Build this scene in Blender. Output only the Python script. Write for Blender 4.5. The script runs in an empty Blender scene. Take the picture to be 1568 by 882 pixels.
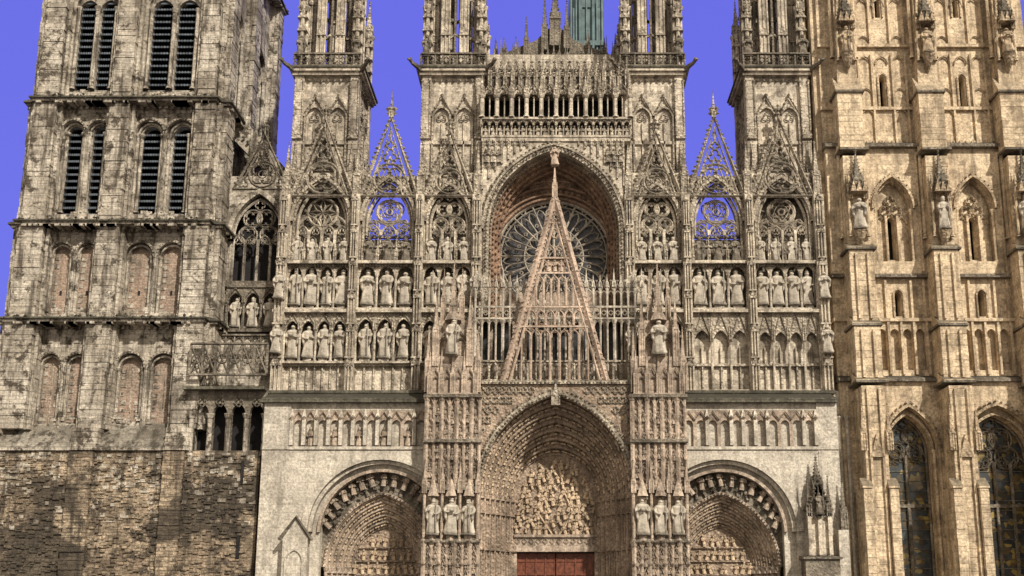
import bpy, math, random
from mathutils import Matrix, Vector
random.seed(11)
R=random.uniform
# ---------------------------------------------------------------- survey of the facade (metres)
TH=math.radians(11.3); F=1568.; D=70.; ZC=1.7; PX=848.; PY=620.
CT,ST=math.cos(TH),math.sin(TH)
K=(D/CT)/F
def Z(r,y=0): return ZC+(D+y)*math.tan(TH+math.atan((PY-r)/F))
def X(p,r,y=0):
    z=Z(r,y); return (p-PX)*((D+y)*CT+(z-ZC)*ST)/F
def UX(u): return (u-848)*K
pi=math.pi
# ---------------------------------------------------------------- materials
MATS={}
def newmat(name):
    m=bpy.data.materials.new(name); m.use_nodes=True
    nt=m.node_tree; nt.nodes.clear()
    out=nt.nodes.new('ShaderNodeOutputMaterial'); b=nt.nodes.new('ShaderNodeBsdfPrincipled')
    nt.links.new(b.outputs[0],out.inputs[0]); MATS[name]=m
    return m,nt,b
def stone(name,c1,c2,cd,stain=.5,bw=.9,bh=.36,mort=.5,bump=.4,carve=0,patch=.35,lichen=.8,var=(1.14,.78),warp=0,big=None,blim=(.5,.56)):
    m,nt,b=newmat(name); N=nt.nodes.new; L=nt.links.new
    tc=N('ShaderNodeTexCoord'); sep=N('ShaderNodeSeparateXYZ'); L(tc.outputs['Object'],sep.inputs[0])
    add=N('ShaderNodeMath'); add.operation='ADD'; L(sep.outputs[0],add.inputs[0]); L(sep.outputs[1],add.inputs[1])
    cmb=N('ShaderNodeCombineXYZ'); L(add.outputs[0],cmb.inputs[0]); L(sep.outputs[2],cmb.inputs[1])
    def noise(scale,det=4,rough=.6,sc=None):
        n=N('ShaderNodeTexNoise'); n.inputs['Scale'].default_value=scale; n.inputs['Detail'].default_value=det; n.inputs['Roughness'].default_value=rough
        if sc:
            mp=N('ShaderNodeMapping'); mp.inputs['Scale'].default_value=sc; L(tc.outputs['Object'],mp.inputs[0]); L(mp.outputs[0],n.inputs['Vector'])
        else: L(tc.outputs['Object'],n.inputs['Vector'])
        return n
    br=N('ShaderNodeTexBrick')
    if warp:
        wn=noise(1.6,1)
        ws=N('ShaderNodeVectorMath'); ws.operation='SCALE'; ws.inputs['Scale'].default_value=warp; L(wn.outputs['Color'],ws.inputs[0])
        wa=N('ShaderNodeVectorMath'); wa.operation='ADD'; L(cmb.outputs[0],wa.inputs[0]); L(ws.outputs[0],wa.inputs[1]); L(wa.outputs[0],br.inputs['Vector'])
    else: L(cmb.outputs[0],br.inputs['Vector'])
    br.inputs['Scale'].default_value=1; br.inputs['Brick Width'].default_value=bw; br.inputs['Row Height'].default_value=bh
    br.inputs['Mortar Size'].default_value=.011; br.inputs['Mortar Smooth'].default_value=.4; br.inputs['Bias'].default_value=-.1
    a_,b_=var
    br.inputs['Color1'].default_value=(a_,a_*.985,a_*.96,1); br.inputs['Color2'].default_value=(b_,b_*.98,b_*.96,1); br.inputs['Mortar'].default_value=(mort,mort,mort*.97,1)
    def ramp(f,a,bb,v0=0,v1=1):
        r=N('ShaderNodeMapRange'); r.inputs['From Min'].default_value=a; r.inputs['From Max'].default_value=bb
        r.inputs['To Min'].default_value=v0; r.inputs['To Max'].default_value=v1; L(f,r.inputs['Value']); return r.outputs[0]
    def mix(f,a,bb,mode='MIX'):
        x=N('ShaderNodeMix'); x.data_type='RGBA'; x.blend_type=mode
        if isinstance(f,float): x.inputs[0].default_value=f
        else: L(f,x.inputs[0])
        for s,v in ((x.inputs[6],a),(x.inputs[7],bb)):
            if isinstance(v,tuple): s.default_value=(*v,1)
            else: L(v,s)
        return x.outputs[2]
    col=mix(ramp(noise(.5,3).outputs['Fac'],.4,.6),c1,c2)
    col=mix(.9,col,br.outputs['Color'],'MULTIPLY')
    g=noise(6,4,.75).outputs['Fac']; gr=ramp(g,.3,.7,.5,1.42)
    gc=N('ShaderNodeCombineXYZ'); [L(gr,gc.inputs[i]) for i in range(3)]
    col=mix(1.,col,gc.outputs[0],'MULTIPLY')
    s=noise(1.,3,.65,sc=(1.8,1.8,.2)).outputs['Fac']; col=mix(ramp(s,.49,.66,0,min(1,stain)),col,cd)
    s2=noise(1.1,5,.75).outputs['Fac']; col=mix(ramp(s2,.52,.60,0,min(.95,stain*patch*2)),col,cd)
    if big:
        s3=noise(.16,5,.7,sc=(1,1,1.7)).outputs['Fac']; col=mix(ramp(s3,blim[0],blim[1],0,big),col,cd)
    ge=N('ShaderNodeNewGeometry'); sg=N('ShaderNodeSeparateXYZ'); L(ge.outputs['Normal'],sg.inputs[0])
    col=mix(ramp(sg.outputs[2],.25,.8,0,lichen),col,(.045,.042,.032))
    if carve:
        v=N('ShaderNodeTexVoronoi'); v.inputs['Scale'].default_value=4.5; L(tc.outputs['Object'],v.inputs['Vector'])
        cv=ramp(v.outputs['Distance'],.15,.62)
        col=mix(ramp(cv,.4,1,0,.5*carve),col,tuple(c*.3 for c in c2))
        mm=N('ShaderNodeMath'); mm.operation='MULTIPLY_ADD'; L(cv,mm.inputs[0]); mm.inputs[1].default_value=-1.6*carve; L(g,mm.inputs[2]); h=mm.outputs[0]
    else:
        mm=N('ShaderNodeMath'); mm.operation='MULTIPLY_ADD'; L(br.outputs['Fac'],mm.inputs[0]); mm.inputs[1].default_value=-.4; L(g,mm.inputs[2]); h=mm.outputs[0]
    bp=N('ShaderNodeBump'); bp.inputs['Strength'].default_value=bump; bp.inputs['Distance'].default_value=.09; L(h,bp.inputs['Height'])
    L(bp.outputs[0],b.inputs['Normal']); L(col,b.inputs['Base Color'])
    b.inputs['Roughness'].default_value=.92; b.inputs['Specular IOR Level'].default_value=.2
    return m
stone('tower',(.60,.54,.45),(.42,.37,.30),(.075,.06,.044),.9,.8,.33,.55,.8,patch=.6,big=.5,blim=(.52,.6))
stone('rubble',(.44,.35,.25),(.27,.21,.15),(.055,.046,.036),.85,.55,.21,.45,1.,patch=.5,warp=.35,var=(1.35,.55),big=.8)
stone('brickfill',(.47,.35,.27),(.37,.29,.225),(.14,.11,.085),.5,.3,.12,.7,.8)
stone('grey',(.68,.60,.485),(.52,.455,.365),(.10,.08,.06),.62,.7,.4,.75,.6,patch=.5,big=.35,blim=(.54,.61))
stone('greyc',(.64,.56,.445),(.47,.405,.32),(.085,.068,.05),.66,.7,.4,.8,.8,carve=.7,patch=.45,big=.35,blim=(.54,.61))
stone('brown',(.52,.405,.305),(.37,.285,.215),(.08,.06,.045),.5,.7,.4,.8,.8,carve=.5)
stone('brownp',(.56,.455,.36),(.40,.32,.25),(.085,.067,.052),.58,.7,.4,.8,.6,patch=.45)
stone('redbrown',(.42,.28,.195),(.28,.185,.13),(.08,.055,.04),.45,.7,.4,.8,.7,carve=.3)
stone('pale',(.62,.565,.475),(.51,.46,.385),(.16,.14,.11),.5,1.15,.5,.72,.4,patch=.4,var=(1.1,.86))
stone('figure',(.60,.54,.45),(.45,.40,.33),(.10,.085,.066),.55,3,3,1,.5,patch=.5,lichen=.5)
stone('gablestone',(.60,.47,.37),(.46,.355,.28),(.12,.09,.07),.4,3,3,1,.5,lichen=.3)
stone('tan',(.74,.60,.42),(.58,.46,.32),(.16,.12,.08),.6,.8,.36,.8,.5,patch=.45,var=(1.12,.84),big=.3,blim=(.55,.63))
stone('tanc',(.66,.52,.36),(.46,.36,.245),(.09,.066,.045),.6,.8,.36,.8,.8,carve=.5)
stone('relief',(.68,.53,.375),(.52,.40,.28),(.12,.09,.06),.35,3,3,1,.6)
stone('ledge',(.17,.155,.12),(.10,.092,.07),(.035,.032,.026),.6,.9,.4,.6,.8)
stone('dark_stone',(.31,.27,.215),(.18,.153,.12),(.055,.048,.038),.6,.7,.4,.7,.8,carve=.4)  # darker stone for niche backs, passage bay, gargoyles and shrines
stone('ground',(.22,.20,.18),(.17,.155,.14),(.08,.075,.07),.3,.3,.15,.5,.3,lichen=0)
stone('slate',(.10,.11,.13),(.07,.08,.10),(.04,.04,.05),.3,.4,.3,.6,.3,lichen=0)
def plain(name,c,rough=.6,spec=.4,nz=.3,sc=2.):
    m,nt,b=newmat(name); N=nt.nodes.new; L=nt.links.new
    tc=N('ShaderNodeTexCoord'); n=N('ShaderNodeTexNoise'); n.inputs['Scale'].default_value=sc; n.inputs['Detail'].default_value=4; L(tc.outputs['Object'],n.inputs['Vector'])
    r=N('ShaderNodeValToRGB'); r.color_ramp.elements[0].position=.35; r.color_ramp.elements[1].position=.65
    r.color_ramp.elements[0].color=(*[v*(1-nz) for v in c],1); r.color_ramp.elements[1].color=(*[v*(1+nz) for v in c],1)
    L(n.outputs['Fac'],r.inputs[0]); L(r.outputs[0],b.inputs['Base Color']); b.inputs['Roughness'].default_value=rough; b.inputs['Specular IOR Level'].default_value=spec
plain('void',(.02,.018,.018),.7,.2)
plain('louvre',(.11,.125,.145),.6,.3,.4)
plain('lead_glass',(.035,.034,.036),.35,.4,.5,3)
plain('rose_glass',(.055,.052,.055),.35,.4,.5,5)
plain('door_wood',(.15,.045,.022),.5,.4,.4,5)
plain('verdigris',(.10,.15,.155),.6,.3,.3,1)
m,nt,b=newmat('stained_glass'); N=nt.nodes.new; L=nt.links.new
tc=N('ShaderNodeTexCoord'); v=N('ShaderNodeTexVoronoi'); v.inputs['Scale'].default_value=2.6; L(tc.outputs['Object'],v.inputs['Vector'])
nz=N('ShaderNodeTexNoise'); nz.inputs['Scale'].default_value=.45; L(tc.outputs['Object'],nz.inputs['Vector'])
r=N('ShaderNodeValToRGB'); sx=N('ShaderNodeSeparateColor'); L(v.outputs['Color'],sx.inputs[0])
ma=N('ShaderNodeMath'); ma.operation='MULTIPLY'; L(sx.outputs[0],ma.inputs[0]); L(nz.outputs['Fac'],ma.inputs[1]); L(ma.outputs[0],r.inputs[0])
e=r.color_ramp.elements; e[0].color=(.03,.035,.04,1); e[1].position=.5; e[1].color=(.36,.27,.09,1)
x=e.new(.16); x.color=(.06,.075,.085,1); x=e.new(.26); x.color=(.05,.05,.045,1); x=e.new(.36); x.color=(.13,.09,.04,1)
L(r.outputs[0],b.inputs['Base Color']); b.inputs['Roughness'].default_value=.15
# ---------------------------------------------------------------- mesh builder
PARTS={}
class MB:
    def __init__(s,name,mat): s.name=name; s.mat=mat; s.v=[]; s.f=[]; s.T=None
    def add(s,vs,fs):
        o=len(s.v)
        if s.T is not None: vs=[tuple(s.T@Vector(q)) for q in vs]
        s.v.extend(vs); s.f.extend([tuple(i+o for i in f) for f in fs])
    def box(s,x0,x1,y0,y1,z0,z1):
        s.add([(x0,y0,z0),(x1,y0,z0),(x1,y1,z0),(x0,y1,z0),(x0,y0,z1),(x1,y0,z1),(x1,y1,z1),(x0,y1,z1)],
              [(0,1,5,4),(1,2,6,5),(2,3,7,6),(3,0,4,7),(4,5,6,7),(3,2,1,0)])
    def prism(s,poly,y0,y1):
        n=len(poly); vs=[(x,y0,z) for x,z in poly]+[(x,y1,z) for x,z in poly]
        s.add(vs,[tuple(range(n)),tuple(range(2*n-1,n-1,-1))]+[(i,(i+1)%n,(i+1)%n+n,i+n) for i in range(n)])
    def wedge(s,x0,x1,yf,yb,z0,z1,lip=.12):
        s.add([(x0,yf,z0),(x1,yf,z0),(x1,yb,z0),(x0,yb,z0),(x0,yf,z0+lip),(x1,yf,z0+lip),(x1,yb,z1),(x0,yb,z1)],
              [(0,1,5,4),(1,2,6,5),(3,0,4,7),(4,5,6,7),(3,2,1,0),(2,3,7,6)])
    def band(s,a,b,y0,y1):
        n=len(a); vs=[(x,y0,z) for x,z in a]+[(x,y0,z) for x,z in b]+[(x,y1,z) for x,z in a]+[(x,y1,z) for x,z in b]
        fs=[]
        for i in range(n-1):
            fs+=[(i,i+1,n+i+1,n+i),(2*n+i,3*n+i,3*n+i+1,2*n+i+1),(i,2*n+i,2*n+i+1,i+1),(n+i,n+i+1,3*n+i+1,3*n+i)]
        s.add(vs,fs)
    def tube2(s,pts,y,r,n=4,closed=False,ry=None):
        m=len(pts); vs=[]; ry=ry or r
        for i in range(m):
            if closed: a=pts[i-1]; b=pts[(i+1)%m]
            else: a=pts[max(i-1,0)]; b=pts[min(i+1,m-1)]
            dx,dz=b[0]-a[0],b[1]-a[1]; l=math.hypot(dx,dz) or 1; nx,nz=-dz/l,dx/l
            for k in range(n):
                t=2*pi*k/n; c,q=math.cos(t)*r,math.sin(t)*ry
                vs.append((pts[i][0]+nx*c,y+q,pts[i][1]+nz*c))
        fs=[]
        for i in range(m if closed else m-1):
            j=(i+1)%m
            for k in range(n):
                l=(k+1)%n; fs.append((i*n+k,i*n+l,j*n+l,j*n+k))
        s.add(vs,fs)
    def tube3(s,pts,rad,n=6):
        vs=[];fs=[]
        for i,p in enumerate(pts):
            a=Vector(pts[max(i-1,0)]); b=Vector(pts[min(i+1,len(pts)-1)]); d=(b-a).normalized()
            u=d.cross(Vector((0,1,0.01))); 
            if u.length<.1: u=d.cross(Vector((1,0,0)))
            u.normalize(); w=d.cross(u)
            r=rad[i] if isinstance(rad,(list,tuple)) else rad
            for k in range(n):
                t=2*pi*k/n; q=Vector(p)+u*math.cos(t)*r+w*math.sin(t)*r; vs.append(tuple(q))
        m=len(pts)
        for i in range(m-1):
            for k in range(n): l=(k+1)%n; fs.append((i*n+k,i*n+l,(i+1)*n+l,(i+1)*n+k))
        fs+=[tuple(range(n)),tuple(range((m-1)*n,m*n))]
        s.add(vs,fs)
    def col(s,x,y,z0,z1,r,n=6,cap=True):
        vs=[];fs=[]
        if cap:
            c=min(r*2.2,(z1-z0)*.12); prof=[(z0,r*1.6),(z0+c*.5,r*1.5),(z0+c*.7,r),(z1-c,r),(z1-c*.95,r*1.2),(z1-c*.2,r*1.75),(z1,r*1.75)]
        else: prof=[(z0,r),(z1,r)]
        for z,q in prof:
            for k in range(n): t=2*pi*(k+.5)/n; vs.append((x+math.cos(t)*q,y+math.sin(t)*q,z))
        for i in range(len(prof)-1):
            for k in range(n): l=(k+1)%n; fs.append((i*n+k,i*n+l,(i+1)*n+l,(i+1)*n+k))
        fs.append(tuple(range((len(prof)-1)*n,len(prof)*n)))
        s.add(vs,fs)
    def knob(s,x,y,z,r):
        j=lambda:r*R(.7,1.25)
        s.add([(x+j(),y,z),(x,y-j(),z),(x-j(),y,z),(x,y+j(),z),(x,y,z+j()),(x,y,z-j())],
              [(0,1,4),(1,2,4),(2,3,4),(3,0,4),(1,0,5),(2,1,5),(3,2,5),(0,3,5)])
    def pyr(s,x,y,z0,w,h,n=4,top=.04):
        vs=[]; o=pi/n
        for z,q in ((z0,w/2/math.cos(pi/n)),(z0+h,top)):
            for k in range(n): t=2*pi*k/n+o; vs.append((x+math.cos(t)*q,y+math.sin(t)*q,z))
        s.add(vs,[(k,(k+1)%n,n+(k+1)%n,n+k) for k in range(n)]+[tuple(range(n,2*n)),tuple(range(n))])
    def stack(s,x0,x1,y0,y1,z0,z1,st=.42,j=.05):
        z=z0
        while z<z1-.02:
            h=min(st*R(.8,1.25),z1-z); 
            if z1-z-h<.12: h=z1-z
            a,b,c=R(0,j),R(0,j),R(0,j)
            s.box(x0+a,x1-b,y0+c,y1,z+.012,z+h-.012); z+=h
        s.box(x0+j,x1-j,y0+j+.015,y1,z0,z1)
def part(name,mat):
    k=(name,mat)
    if k not in PARTS: PARTS[k]=MB(name,mat)
    return PARTS[k]
# ---------------------------------------------------------------- shapes
def arch(cx,zs,a,h,off=0,n=9,zb=None):
    h=max(h,a); Rr=(a*a+h*h)/(2*a); c=Rr-a; q=Rr+off; ph=math.acos(max(-1,min(1,c/q)))
    l=[(c-q*math.cos(ph*i/n),q*math.sin(ph*i/n)) for i in range(n+1)]
    p=[(cx+x,zs+z) for x,z in l]+[(cx-x,zs+z) for x,z in l[-2::-1]]
    if zb is not None: p=[(p[0][0],zb)]+p+[(p[-1][0],zb)]
    return p
def arch_band(mb,cx,zs,a,h,w,y0,y1,n=9,zb=None,off=0):
    mb.band(arch(cx,zs,a,h,off,n,zb),arch(cx,zs,a,h,off+w,n,zb),y0,y1)
def arch_wall(mb,x0,x1,z0,z1,y0,y1,ops,n=7):
    x=x0
    for cx,zs,a,h,zb in sorted(ops):
        if cx-a>x+1e-4: mb.box(x,cx-a,y0,y1,z0,z1)
        if zb>z0+1e-3: mb.box(cx-a,cx+a,y0,y1,z0,zb)
        p=arch(cx,zs,a,h,0,n); t=[(q[0],z1) for q in p]
        p=[(q[0],min(q[1],z1-.01)) for q in p]
        mb.band(p,t,y0,y1); x=cx+a
    if x1>x+1e-4: mb.box(x,x1,y0,y1,z0,z1)
def circ(cx,cz,r,n=16): return [(cx+r*math.cos(2*pi*i/n),cz+r*math.sin(2*pi*i/n)) for i in range(n)]
def foil(cx,cz,r,k=4,rot=0,m=5):
    P=[]
    for i in range(k):
        ca=2*pi*i/k+rot; ox,oz=cx+r*.5*math.cos(ca),cz+r*.5*math.sin(ca); rr=r*.5
        sp=pi/2+pi/k*.6
        for j in range(m+1):
            t=ca-sp+2*sp*j/m; P.append((ox+rr*math.cos(t),oz+rr*math.sin(t)))
    return P
def along(mb,pts,y,r,step,j=.3):
    acc=0
    for a,b in zip(pts,pts[1:]):
        l=math.hypot(b[0]-a[0],b[1]-a[1]); t=step-acc
        while t<l:
            mb.knob(a[0]+(b[0]-a[0])*t/l,y,a[1]+(b[1]-a[1])*t/l,r*R(1-j,1+j)); t+=step
        acc=(acc+l)%step
def pinnacle(mb,x,y,z0,w,hs,hp,crk=6):
    mb.box(x-w/2,x+w/2,y-w/2,y+w/2,z0,z0+hs)
    for sx in (-1,1):
        mb.box(x+sx*w*.5-.04,x+sx*w*.5+.04,y-w/2-.05,y-w/2+.03,z0,z0+hs)
    mb.box(x-w*.06,x+w*.06,y-w/2-.04,y-w/2+.03,z0,z0+hs*.9)
    z=z0+hs
    g=w*.9
    mb.prism([(x-w*.6,z-g*.2),(x+w*.6,z-g*.2),(x,z+g)],y-w*.6,y+w*.6)
    mb.add([(x-w*.6,y-w*.6,z-g*.2),(x-w*.6,y+w*.6,z-g*.2),(x-w*.6,y,z+g),(x+w*.6,y-w*.6,z-g*.2),(x+w*.6,y+w*.6,z-g*.2),(x+w*.6,y,z+g)],[(0,1,2),(3,4,5),(0,2,5,3),(1,2,5,4)])
    mb.pyr(x,y,z,w*.8,hp,4,.02)
    for i in range(crk):
        t=(i+.6)/crk; q=w*.4*(1-t)+.03; k=w*.13*(1-t*.5)
        for sx,sy in ((-1,-1),(1,-1),(-1,1),(1,1)): mb.knob(x+sx*q,y+sy*q,z+hp*t,k)
    mb.knob(x,y,z+hp*.93,w*.16); mb.knob(x,y,z+hp+.05,w*.2); mb.knob(x,y,z+hp+.05+w*.3,w*.1)
def gable(mb,x0,x1,z0,zt,y,r=.12,fill=None,crk=.45,kr=.11,inner=True):
    cx=(x0+x1)/2
    mb.tube2([(x0,z0),(cx,zt),(x1,z0)],y,r)
    mb.tube2([(x0+r*2.4,z0),(cx,zt-r*5),(x1-r*2.4,z0)],y,r*.55)
    along(mb,[(x0-r,z0+r),(cx-r*.4,zt)],y,kr,crk); along(mb,[(x1+r,z0+r),(cx+r*.4,zt)],y,kr,crk)
    h=(zt-z0)*.1+.4
    mb.tube3([(cx,y,zt-.1),(cx,y,zt+h)],[r*.7,r*.35],5)
    for t,k in ((.35,1.4),(.7,1.9),(1.05,1)): 
        for a in (-1,0,1): mb.knob(cx+a*r*1.2*(t<1),y,zt+h*t,r*k*.7)
    if inner:
        w=(x1-x0)/2; H=zt-z0; ri=w*H/(w+math.hypot(w,H))*.78
        zc=z0+ri*1.15
        mb.tube2(circ(cx,zc,ri,18),y,r*.6,closed=True); mb.tube2(foil(cx,zc,ri*.85,4,pi/4),y,r*.5,closed=True)
        mb.tube2(circ(cx,zc,ri*.3,10),y,r*.4,closed=True)
        mb.tube2(foil(cx,zc+ri*1.55,ri*.45,3,pi/2),y,r*.5,closed=True)
        mb.tube2(foil(cx,zc+ri*2.25,ri*.28,4,0),y,r*.45,closed=True)
        mb.tube2([(cx,zc+ri*2.5),(cx,zt-r*4)],y,r*.4)
        for s in (-1,1): mb.tube2(foil(cx+s*ri*1.35,z0+ri*.45,ri*.36,3,pi/2),y,r*.45,closed=True)
        mb.tube2([(x0,z0),(x1,z0)],y,r*.7)
def tracery(mb,cx,zb,zs,a,h,y,r=.07,n=4,style=0):
    mb.tube2(arch(cx,zs,a-r,h-r,0,9,zb),y,r*1.3)
    w=2*a/n
    zl=zs-.1*h
    for i in range(n):
        c=cx-a+w*(i+.5)
        mb.tube2(arch(c,zl-w*.35,w/2*.92,w*.7,0,4,zb),y,r*.8)
        mb.tube2(foil(c,zl-w*.15,w*.28,3,pi/2,4),y,r*.5,closed=True)
    for i in range(1,n): mb.box(cx-a+w*i-r*.9,cx-a+w*i+r*.9,y-r,y+r,zb,zl)
    if style==0:
        q=a*.52; zc=zs+h*.32
        mb.tube2(circ(cx,zc,q,20),y,r,closed=True); mb.tube2(foil(cx,zc,q*.92,6,0,5),y,r*.7,closed=True); mb.tube2(circ(cx,zc,q*.25,8),y,r*.7,closed=True)
        for s in (-1,1):
            mb.tube2(foil(cx+s*a*.66,zs-.0*h,a*.26,4,0,5),y,r*.7,closed=True)
            mb.tube2([(cx+s*a*.95,zs),(cx+s*a*.5,zs+h*.12),(cx,zs-.02*h)],y,r*.8)
        mb.tube2(foil(cx,zs+h*.8,a*.2,3,pi/2,4),y,r*.6,closed=True)
    elif style==1:
        q=a*.36
        for s in (-1,1):
            for zz in (0.02,.45):
                f=1 if zz<.1 else .62
                mb.tube2(circ(cx+s*q*1.15*f,zs+h*zz,q,14),y,r*.9,closed=True); mb.tube2(foil(cx+s*q*1.15*f,zs+h*zz,q*.85,4,pi/4,5),y,r*.6,closed=True)
        mb.tube2(foil(cx,zs+h*.8,a*.2,4,0,4),y,r*.6,closed=True)
    else:
        for k in range(8):
            t=2*pi*k/8; zc=zs+h*.3; q=a*.55
            P=[(cx,zc),(cx+q*.5*math.cos(t-.35),zc+q*.5*math.sin(t-.35)),(cx+q*math.cos(t),zc+q*math.sin(t)),(cx+q*.5*math.cos(t+.35),zc+q*.5*math.sin(t+.35))]
            mb.tube2(P,y,r*.8,closed=True)
        mb.tube2(circ(cx,zs+h*.3,a*.57,18),y,r*1.1,closed=True)
        for s in (-1,1):
            mb.tube2(arch(cx+s*a*.5,zs-.12*h,a*.46,a*.6,0,6),y,r)
        mb.tube2(foil(cx,zs+h*.82,a*.18,3,pi/2,4),y,r*.6,closed=True)
# statues -----------------------------------------------------------
def statue_tmpl(seed):
    rg=random.Random(seed); mb=MB('t','t')
    prof=[(0,.125),(.04,.135),(.1,.122),(.2,.113),(.3,.108),(.4,.106),(.5,.102),(.58,.098),(.66,.108),(.73,.125),(.78,.13),(.81,.11),(.83,.06),(.86,.042)]
    n=18; k=rg.choice([5,6,7]); ph=rg.random()*6; sway=rg.uniform(-.02,.02); vs=[];fs=[]
    for z,q in prof:
        fo=max(0,1-z/.75)
        for i in range(n):
            t=2*pi*i/n; rr=q*(1+.18*fo*math.cos(k*t+ph+z*3)+.07*fo*math.cos(2*k*t))
            vs.append((rr*1.12*math.cos(t)+sway*math.sin(z*4),rr*.8*math.sin(t),z))
    for i in range(len(prof)-1):
        for j in range(n): l=(j+1)%n; fs.append((i*n+j,i*n+l,(i+1)*n+l,(i+1)*n+j))
    mb.add(vs,fs)
    hx=sway*math.sin(3.6)
    hd=[]; hf=[]; a,b=10,8
    for i in range(b+1):
        u=pi*i/b
        for j in range(a):
            t=2*pi*j/a; rr=math.sin(u); x=.05*rr*math.cos(t); y=.056*rr*math.sin(t); z=.066*math.cos(u)
            if j in (7,8) and i==4: y-=.012
            if i in (3,) and math.sin(t)<-.5: y+=.006
            if math.sin(t)>-.2: x*=1.18; y*=1.15
            hd.append((hx+x,y,.915+z))
    for i in range(b):
        for j in range(a): l=(j+1)%a; hf.append((i*a+j,i*a+l,(i+1)*a+l,(i+1)*a+j))
    mb.add(hd,hf)
    ty=seed%5
    if ty==0: mb.tube3([(hx,.0,.95),(hx,0,.99),(hx,0,1.06)],[.052,.055,.012],8)
    elif ty==1: mb.tube3([(hx,0,.955),(hx,0,.995)],[.052,.066],8)
    elif ty==2: mb.tube3([(hx,-.045,.89),(hx,-.055,.84)],[.035,.012],6)
    elif ty==3: mb.tube3([(hx,.02,.97),(hx,.03,.86),(hx,.03,.76)],[.05,.07,.09],8)
    for s in (-1,1):
        up=rg.choice([0,.06,.12,-.08])
        hand=(s*rg.uniform(.01,.06),-.125,.62+up)
        mb.tube3([(s*.115,0,.775),(s*.15,-.02,.68),(s*.145,-.05,.6),(s*.1,-.1,.6+up*.5),hand],[.042,.045,.042,.036,.026],7)
        mb.tube3([(s*.14,-.05,.6),(s*.13,-.06,.45),(s*.11,-.05,.33)],[.04,.035,.01],6)
    if ty in (0,3): mb.tube3([(.09,-.13,.02),(.09,-.14,.95)],[.012,.012],5)
    elif ty in (1,2): mb.box(-.055,.04,-.165,-.13,.6,.72)
    mb.box(-.14,.14,-.12,.12,-.05,0)
    return mb
ST_T=[statue_tmpl(i) for i in range(8)]
SM={}; STAT=[]
def statue(x,y,z,h,mat='figure',name='statue',rz=None):
    i=random.randrange(8); k=(i,mat)
    if k not in SM:
        me=bpy.data.meshes.new('stone_figure'); me.from_pydata(ST_T[i].v,[],ST_T[i].f); me.materials.append(MATS[mat])
        for p in me.polygons: p.use_smooth=True
        SM[k]=me
    o=bpy.data.objects.new(name,SM[k]); bpy.context.collection.objects.link(o)
    o.location=(x,y,z+.05*h); o.scale=(h*1.12*R(.92,1.1),h*1.1,h*.96*R(.93,1.02)); o.rotation_euler=(0,R(-.03,.03),R(-.4,.4) if rz is None else rz); STAT.append(o)
def mk_mini():
    mb=MB('m','m'); prof=[(0,.17),(.3,.15),(.55,.13),(.72,.17),(.8,.07)]; n=7; vs=[];fs=[]
    for z,q in prof:
        for i in range(n): t=2*pi*i/n; vs.append((q*math.cos(t)*(1+.15*math.cos(3*t)),q*.8*math.sin(t),z))
    for i in range(4):
        for j in range(n): l=(j+1)%n; fs.append((i*n+j,i*n+l,(i+1)*n+l,(i+1)*n+j))
    mb.add(vs,fs)
    hv=[];hf=[]
    for i in range(5):
        u=pi*i/4
        for j in range(6): t=2*pi*j/6; hv.append((.09*math.sin(u)*math.cos(t),.09*math.sin(u)*math.sin(t),.9+.11*math.cos(u)))
    for i in range(4):
        for j in range(6): l=(j+1)%6; hf.append((i*6+j,i*6+l,(i+1)*6+l,(i+1)*6+j))
    mb.add(hv,hf)
    for s in (-1,1): mb.tube3([(s*.15,0,.7),(s*.2,-.08,.52),(s*.04,-.18,.5)],[.06,.06,.04],5)
    return mb
MINI=mk_mini()
def mini(mb,x,y,z,h,rot=0):
    M=Matrix.Translation((x,y,z))@Matrix.Rotation(rot,4,'Y')@Matrix.Rotation(R(-.6,.6),4,'Z')@Matrix.Diagonal((h,h,h,1))
    mb.add([tuple(M@Vector(q)) for q in MINI.v],MINI.f)
def niche_row(pn,x0,x1,z0,z1,n,y,st=True,mat='grey',smat='figure',depth=.75,gb=True,hd=.34,stname='statue',back=None):
    if x0>x1: x0,x1=x1,x0
    a=part(pn,mat); c=part(pn+'_carving','greyc' if mat=='grey' else mat)
    w=(x1-x0)/n; H=z1-z0
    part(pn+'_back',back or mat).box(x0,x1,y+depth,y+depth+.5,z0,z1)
    a.box(x0,x1,y-.12,y+depth-.01,z0-.02,z0+.14)
    ah=w*.62; zs=z1-H*hd-.05
    ah=min(ah,(z1-zs)*.8)
    arch_wall(c,x0,x1,zs,z1-.02,y+.02,y+.24,[(x0+w*(i+.5),zs+.001,w*.40,max(ah,w*.40),zs) for i in range(n)],5)
    for i in range(n+1):
        xx=x0+w*i; a.col(xx,y+.08,z0+.14,zs,min(.085,w*.1)); 
        if gb: pinnacle(c,xx,y-.0,zs,min(.16,w*.18),(z1-zs)*.45,(z1-zs)*.5,3)
    for i in range(n):
        xx=x0+w*(i+.5)
        if gb:
            c.tube2([(xx-w*.42,zs+ah*.55),(xx,z1-.06),(xx+w*.42,zs+ah*.55)],y-.04,.055); c.knob(xx,y-.04,z1,.11)
            along(c,[(xx-w*.42,zs+ah*.55),(xx,z1-.06),(xx+w*.42,zs+ah*.55)],y-.07,.06,.2)
        if st:
            ph=.22; a.box(xx-w*.26,xx+w*.26,y+.08,y+depth,z0+.14,z0+.14+ph)
            statue(xx,y+.3,z0+.14+ph,(zs+ah*.72-z0-.14-ph),smat,stname)
    a.box(x0,x1,y-.1,y+.3,z1-.02,z1+.1)
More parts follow.
